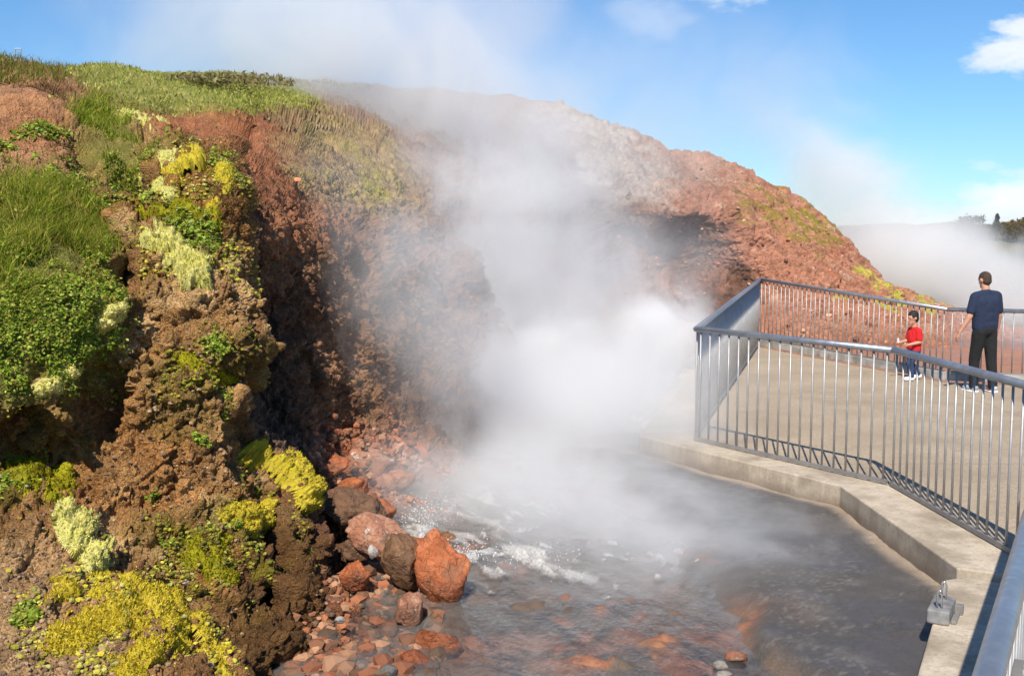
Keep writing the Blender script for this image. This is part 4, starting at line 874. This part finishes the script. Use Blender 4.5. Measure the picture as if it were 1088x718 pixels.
for a in range(14): ell(bm, hc + Vector((math.cos(a * 2.4) * .05, math.sin(a * 2.4) * .055 - .015, .06 + .018 * math.sin(a * 5.1))), (.022, .022, .02))
obj = fuse('hair', bm, haird, kid, .0075, 1)
for v in obj.data.vertices:
    q = v.co - hc; a = q.dot(f_)
    if a > .045 and q.dot(u_) < .055: v.co = hc + (q - f_ * (a - .045)) * .92
bm = bmesh.new()
for s in (-1, 1): capsule(bm, (s * .03, 0, .815), (s * .11, 0, .795), .043, .05); a = Vector((s * .115, 0, .79)); capsule(bm, a, a.lerp(el_[s], .7), .052, .05); capsule(bm, (s * .05, 0, .74), (s * .05, 0, .50), .078, .082)
capsule(bm, (0, 0, .78), (0, .003, .835), .055, .048); ell(bm, (0, .005, .66), (.118, .092, .15)); ell(bm, (0, 0, .53), (.118, .092, .07))
fuse('t_shirt', bm, red, kid, .009, 3)
bm = bmesh.new(); ell(bm, (0, 0, .47), (.108, .088, .08))
for s, (a, b, c) in legs.items(): capsule(bm, a, b, .075, .058); capsule(bm, b, Vector(b).lerp(Vector(c), .9), .058, .048)
fuse('jeans', bm, denim, kid, .009, 3)
for s, (a, b, c) in legs.items():
    bm = bmesh.new(); c = Vector(c); lift = .02 if s > 0 else 0
    capsule(bm, c + Vector((0, -.02, -.02)), c + Vector((0, .10, -.025 - .01 * (s > 0))), .038, .032); obj_bm('shoe', bm, shoew, kid, True)
bm = bmesh.new(); capsule(bm, (.105, .215, .60), (.10, .225, .655), .016, .014); 
MB = obj_bm('paper_cup', bm, simple('white_paper', (.8, .8, .8), .6), None, True); M_ = Matrix.Rotation(rad(102), 4, 'Z'); MB.location = cp; MB.rotation_euler = (0, 0, rad(102)); tag(MB, 'small white cup held in the hand of the child in red', 'cup')
# distant ridge, shrubs and a mast
gx = np.linspace(-250, 320, 120); gy = np.linspace(70, 330, 60); X, Y = np.meshgrid(gx, gy, indexing='ij'); pt = np.stack([X, Y, 0 * X], -1)
Z = -1.4 + 3.0 * sstep(75, 100, Y + 6 * fbm(pt / 30, 3, 500)) + 1.3 * fbm(pt / 12, 4, 501) * sstep(80, 100, Y) + .8 * sstep(28, 40, X) * sstep(80, 100, Y)
hmt = NT('far_heath'); pp = hmt.pos(); hmt.bsdf(Base_Color=hmt.ramp(hmt.noise(pp, .16, 7, .65), [(.3, (.05, .045, .025)), (.5, (.13, .12, .035)), (.7, (.22, .13, .06))]), Roughness=.95, Normal=hmt.bump(hmt.noise(pp, 1.2, 6, .7), 1, .6))
ii = np.arange(X.size).reshape(X.shape); q = np.stack([ii[:-1, :-1], ii[1:, :-1], ii[1:, 1:], ii[:-1, 1:]], -1).reshape(-1, 4)
o = mesh_np('hills', np.stack([X, Y, Z], -1), q, mat=hmt.m); struct(o)
def shrub(px, py, D, h, wd, label, cat='shrub', name='shrub', cols_=((.05, .05, .02), (.09, .08, .025), (.12, .08, .035)), conif=False, n=900):
    b = P(px, py + 4, D); root = empty(name, b); tag(root, label, cat, 'shrubs on the far ridge'); bm = bmesh.new()
    tube(bm, [(0, 0, -.8), (0, 0, h * .5), (.03, 0, h * .9)], [.09, .06, .02], 6)
    for a in range(7): tube(bm, [(0, 0, h * (.15 + .09 * a)), (math.cos(a * 2.4) * wd * .4, math.sin(a * 2.4) * wd * .4, h * (.35 + .09 * a))], [.03, .01], 5)
    obj_bm('trunk', bm, hairb, root, True)
    t = RNG.random(n); an = RNG.random(n) * 6.28
    if conif: rr = wd * .5 * (1 - t) * (.3 + .7 * RNG.random(n) ** .5) + .03; z = h * (.08 + .95 * t)
    else: rr = wd * .5 * np.sqrt(RNG.random(n)) * np.sqrt(np.clip(1 - (t - .45) ** 2 * 2.0, .05, 1)); z = h * (.05 + .95 * t)
    c0 = np.stack([rr * np.cos(an), rr * np.sin(an), z + .1 * h * RNG.normal(size=n) * .4], -1)
    c0 = c0 + .12 * wd * fbm(c0 / (wd * .3), 2, 600)[:, None]
    d = RNG.normal(size=(n, 3)); d /= np.linalg.norm(d, axis=1, keepdims=True); e = np.cross(d, RNG.normal(size=(n, 3))); e /= np.linalg.norm(e, axis=1, keepdims=True)
    s = (.05 + .07 * RNG.random((n, 1))) * max(h, wd) * .8
    v = np.stack([c0 - d * s, c0 + e * s * .6, c0 + d * s], 1).reshape(-1, 3)
    c = np.asarray(cols_)[RNG.integers(0, len(cols_), n)] * (.6 + .8 * RNG.random((n, 1)))
    mesh_np('crown', v, None, np.arange(n * 3).reshape(-1, 3), mat=LEAFM, col=np.repeat(c, 3, 0), smooth=False, parent=root); return root
shrub(1058, 249, 95, 1.9, 1.1, 'small dark pointed conifer standing on the far ridge', 'conifer', 'conifer', conif=True, cols_=((.02, .03, .015), (.035, .045, .02)))
for n_, (px, py, h, wd, lb) in enumerate(((1043, 249, 1.1, 2.2, 'dark low shrub left of the small conifer on the far ridge'), (1070, 248, 1.2, 2.4, 'olive bush just right of the small conifer'), (1080, 247, 1.3, 2.6, 'rust tinged bush at the right edge of the far ridge'), (1094, 247, 1.5, 3.0, 'brown bush beyond the right edge of the picture'), (1030, 246, 1.6, 2.6, 'grey shrub dissolving into the steam on the far ridge'))):
    shrub(px, py, 95, h, wd, lb, cols_=((.10, .09, .02), (.16, .13, .03), (.22, .10, .04)) if n_ in (1, 2, 3) else ((.04, .04, .025), (.07, .06, .03)))
# skyline clumps on the plateau and the red ridge
def clump(px, py, label, hh, ww):
    kk = find(px, py); b = HP[kk]; root = empty('heath_bush', b); tag(root, label, 'bush', 'low bushes along the skyline of the slope')
    n = 420; an = RNG.random(n) * 6.28; rr = ww * .5 * np.sqrt(RNG.random(n)); z = hh * RNG.random(n) * np.sqrt(np.clip(1 - (rr / (ww * .52)) ** 2, .03, 1)); c0 = np.stack([rr * np.cos(an), rr * np.sin(an), z], -1)
    d = RNG.normal(size=(n, 3)); d /= np.linalg.norm(d, axis=1, keepdims=True); e = np.cross(d, RNG.normal(size=(n, 3))); e /= np.linalg.norm(e, axis=1, keepdims=True); s = .05 + .06 * RNG.random((n, 1))
    c = np.array([(.24, .19, .10), (.28, .22, .12), (.24, .23, .10)])[RNG.integers(0, 3, n)] * (.6 + .8 * RNG.random((n, 1)))
    mesh_np('crown', np.stack([c0 - d * s, c0 + e * s * .5, c0 + d * s], 1).reshape(-1, 3), None, np.arange(n * 3).reshape(-1, 3), mat=LEAFM, col=np.repeat(c, 3, 0), smooth=False, parent=root)
    bm = bmesh.new(); tube(bm, [(0, 0, -.15), (0, 0, hh * .7)], [.03, .01], 5); obj_bm('stem', bm, hairb, root)
for px, lb, hh, ww in ((203, 'brown low bush at the left end of the plateau skyline', .09, 1.3), (232, 'second brown bush from the left on the plateau skyline', .12, 1.6), (262, 'widest brown bush on the plateau skyline behind the meadow', .14, 2.0), (296, 'brown bush behind the right end of the meadow', .12, 1.6), (334, 'brown bush on the plateau skyline above the ochre patch', .12, 1.6), (372, 'brown bush half lost in drifting steam on the skyline', .12, 1.6)):
    clump(px, 88 + max(0, px - 262) * .06, lb, hh, ww)
b = P(20, 70, 20); root = empty('lattice_mast', b); tag(root, 'small thin grey trestle mast on the skyline at the top left', 'mast'); mm = steel('mast_steel', (.42, .44, .47), .5)
for s in (-.09, .09):
    bm = bmesh.new(); tube(bm, [(s, 0, -.4), (s * .55, 0, .30)], .010, 6); obj_bm('leg', bm, mm, root)
bm = bmesh.new(); tube(bm, [(-.055, 0, .30), (.055, 0, .30)], .010, 6); tube(bm, [(-.07, 0, .14), (.065, 0, .15)], .007, 6); obj_bm('crossbar', bm, mm, root)
# ------------------------------------------------------------------ steam
def steam(name, center, radii, rot, dens, scale, lo, hi, label, soft=1.0, stretch=(1, 1, 1), aniso=0.0, col=(.99, .992, 1)):
    bm = bmesh.new(); bmesh.ops.create_icosphere(bm, subdivisions=3, radius=1.0)
    m = NT(name + '_vapour'); o = m.oco(); r = m.vmath('LENGTH', o)
    fall = m.maprange(r, 1.0, 1.0 - soft)
    p = m.vmath('MULTIPLY', m.pos(), stretch)
    n = m.noise(p, scale, 5, .6, dist=1.1)
    nn = m.maprange(m.math('ADD', n, m.math('MULTIPLY', m.math('SUBTRACT', fall, .5), .25)), lo, hi)
    d = m.math('MULTIPLY', m.math('MULTIPLY', fall, nn), dens)
    v = m.n('ShaderNodeVolumeScatter', Color=col, Density=d, Anisotropy=aniso); m.t.links.new(v.outputs[0], m.out.inputs[1])
    ob = obj_bm(name, bm, m.m, smooth=True); ob.location = center; ob.scale = radii; ob.rotation_euler = rot
    return tag(ob, label, 'steam', kind='stuff')
steam('steam_plume', P(600, 430, 17), (3.0, 3.8, 2.3), (0, 0, 0), 2.6, .75, .38, .62, 'dense white steam billowing over the boiling spring')
steam('steam_plume', P(560, 290, 20), (3.6, 3.6, 5.0), (0, rad(-24), 0), 1.05, .5, .34, .60, 'grey white steam column rising along the gully')
steam('steam_plume', P(425, 300, 12.6), (1.9, 2.2, 3.0), (0, rad(-20), 0), .30, .85, .36, .66, 'thin steam hugging the brown gully wall')
steam('steam_plume', P(492, 330, 12.4), (1.5, 1.8, 2.6), (0, rad(-18), 0), .55, .8, .34, .64, 'steam rolling past the right rim of the gully wall')
steam('steam_plume', P(565, 455, 13.5), (2.2, 2.0, 1.5), (0, 0, 0), 1.6, .8, .36, .62, 'white steam swelling up just above the foaming stream')
steam('steam_plume', P(450, 110, 26), (9.0, 4.5, 4.6), (0, rad(14), 0), .46, .3, .34, .64, 'steam drifting over the top of the slope')
steam('steam_plume', P(350, 25, 27), (11.5, 4.0, 4.8), (0, rad(-5), 0), .40, .22, .34, .64, 'thin pale veil of steam high in the sky')
steam('steam_plume', P(700, 110, 30), (6, 4.0, 5.0), (0, rad(20), 0), .10, .3, .34, .64, 'barely visible steam above the pale crest')
steam('steam_plume', P(675, 440, 12.2), (2.0, 1.9, 1.4), (0, 0, 0), 1.1, .85, .36, .62, 'white steam drifting in front of the railing corner')
steam('steam_plume', P(570, 540, 10.5), (2.5, 2.8, 1.25), (0, 0, rad(20)), 1.9, .9, .34, .64, 'low steam creeping across the stream')
steam('steam_plume', P(730, 600, 8.8), (2.4, 2.4, .95), (0, 0, rad(-20)), 1.5, 1.1, .36, .66, 'faint wisps of steam over the shallow basin')
steam('steam_plume', P(702, 362, 18.5), (1.2, 1.5, 1.4), (0, rad(28), 0), 3.2, 1.3, .34, .56, 'bright burst of white steam at the spring mouth beside the railing')
steam('steam_plume', P(985, 285, 44), (9.5, 6, 3.9), (0, rad(20), 0), .85, .25, .34, .60, 'white steam cloud rising behind the red slope and the man')
steam('steam_plume', P(905, 195, 46), (6.5, 5, 3.8), (0, rad(42), 0), .45, .28, .38, .64, 'bluish steam wisps leaning away from the far cloud')
steam('steam_plume', P(735, 275, 25.5), (2.4, 1.6, 2.0), (0, 0, 0), .30, .6, .34, .64, 'thin steam veiling the dark hollow in the red ridge')
steam('steam_plume', P(1085, 335, 25), (2.8, 1.8, 2.0), (0, 0, 0), .55, .6, .32, .62, 'steam hiding the ground behind the back railing at the right edge')
steam('steam_plume', P(752, 405, 12.3), (1.0, .45, 1.15), (0, 0, 0), .55, 1.3, .30, .62, 'wisp of steam crossing the receding left railing')
steam('steam_plume', P(830, 110, 48), (8, 6, 5.5), (0, rad(35), 0), .10, .22, .36, .66, 'faint steam veil drifting up from the far cloud')
# boiling splash droplets at the stream
def splash(px, py, D, n, sx, sz, label):
    c0 = P(px, py, D); q = np.stack([RNG.normal(size=n) * sx, RNG.normal(size=n) * sx * .8, np.abs(RNG.normal(size=n)) * sz], -1) + c0; q[:, 2] = np.maximum(q[:, 2], -.3)
    s = 0.0012 + .0042 * RNG.random(n) ** 3; b = np.array([[1, 0, 0], [-1, 0, 0], [0, 1, 0], [0, -1, 0], [0, 0, 1.8], [0, 0, -1.8]])
    v = (q[:, None] + b[None] * s[:, None, None]).reshape(-1, 3); k = np.arange(n)[:, None] * 6
    t = np.concatenate([k + np.array([f]) for f in ((0, 2, 4), (2, 1, 4), (1, 3, 4), (3, 0, 4), (2, 0, 5), (1, 2, 5), (3, 1, 5), (0, 3, 5))])
    return tag(mesh_np('water_splash', v, None, t, mat=SPM), label, 'splash', kind='stuff')
spm = NT('white_spray'); spm.bsdf(Base_Color=(.86, .88, .9), Roughness=.3); SPM = spm.m
splash(452, 556, 9.6, 700, .16, .13, 'white water drops leaping beside the pinkish boulder')
splash(485, 595, 8.6, 500, .17, .08, 'white water drops boiling behind the tall orange boulder')
splash(560, 596, 8.7, 350, .30, .05, 'white water drops skipping over the stream ripples')
# ------------------------------------------------------------------ world, sun, camera
w = bpy.data.worlds.new('World'); S.world = w
wn = NT('World', w); 
SUN_EL, SDX, SDY = math.radians(48), -.19, -.982              # direction towards the sun in plan: behind the camera, slightly left
sky = wn.n('ShaderNodeTexSky'); sky.sky_type = 'NISHITA'; sky.sun_disc = False; sky.sun_elevation = SUN_EL
sky.sun_rotation = math.atan2(SDX, SDY); sky.air_density = 1.0; sky.dust_density = .05; sky.ozone_density = 2.2; sky.altitude = 100
gen = wn.n('ShaderNodeTexCoord').outputs['Generated']
def cdir(px, py): d = ray(px, py); return tuple(d / np.linalg.norm(d))
mask = None
nz = wn.noise(wn.vmath('MULTIPLY', gen, (1, 1, 2.2)), 26, 7, .6)
for (px, py, r0, r1) in ((1075, 54, .010, .042), (1085, 32, .006, .03), (1078, 214, .02, .055), (775, -22, .02, .05), (690, 18, .004, .045), (1045, 176, .0, .016)):
    dd = wn.vmath('DISTANCE', wn.vmath('MULTIPLY', gen, (1, 1, 1.9)), tuple(np.array(cdir(px, py)) * np.array([1, 1, 1.9])))
    mk = wn.maprange(wn.math('ADD', dd, wn.math('MULTIPLY', wn.math('SUBTRACT', nz, .5), .09)), r1, r0)
    if py in (18, 176): mk = wn.math('MULTIPLY', mk, .35)
    mask = mk if mask is None else wn.math('MAXIMUM', mask, mk)
cl = wn.ramp(nz, [(.3, (8.0, 8.6, 9.6)), (.7, (10.4, 10.4, 10.5))])
skyb = wn.mix(1, sky.outputs[0], (.62, .93, 1.22), 'MULTIPLY')
skyc = wn.mix(wn.math('MULTIPLY', mask, .85), skyb, cl)
bg = wn.n('ShaderNodeBackground'); wn.set(bg.inputs[0], skyc); bg.inputs[1].default_value = .085
wn.t.links.new(bg.outputs[0], wn.out.inputs[0])
sl = bpy.data.lights.new('sun', 'SUN'); sl.energy = 5.0; sl.angle = math.radians(.55); sl.color = (1, .93, .82)
so = bpy.data.objects.new('sun', sl); COL.objects.link(so)
sv = Vector((SDX * math.cos(SUN_EL), SDY * math.cos(SUN_EL), math.sin(SUN_EL))); so.rotation_euler = sv.to_track_quat('Z', 'Y').to_euler(); so.location = sv * 40
cd = bpy.data.cameras.new('camera'); cam = bpy.data.objects.new('camera', cd); COL.objects.link(cam); S.camera = cam
cd.sensor_width = 36; cd.lens = 36 * F / 1088; cd.clip_start = .05; cd.clip_end = 6000
cam.location = (0, 0, H); cam.rotation_euler = (math.pi / 2 - PITCH, 0, 0)
vs_ = S.view_settings; vs_.view_transform = 'Standard'; vs_.look = 'None'; vs_.exposure = .35; vs_.gamma = 1; vs_.use_curve_mapping = False
cy = S.cycles; cy.use_denoising = True; cy.max_bounces = 10; cy.diffuse_bounces = 3; cy.glossy_bounces = 3; cy.transparent_max_bounces = 16; cy.volume_bounces = 5
cy.volume_step_rate = 1.0; cy.volume_max_steps = 256; cy.use_adaptive_sampling = True; cy.adaptive_threshold = .02
try: cy.denoiser = 'OPENIMAGEDENOISE'
except Exception: pass
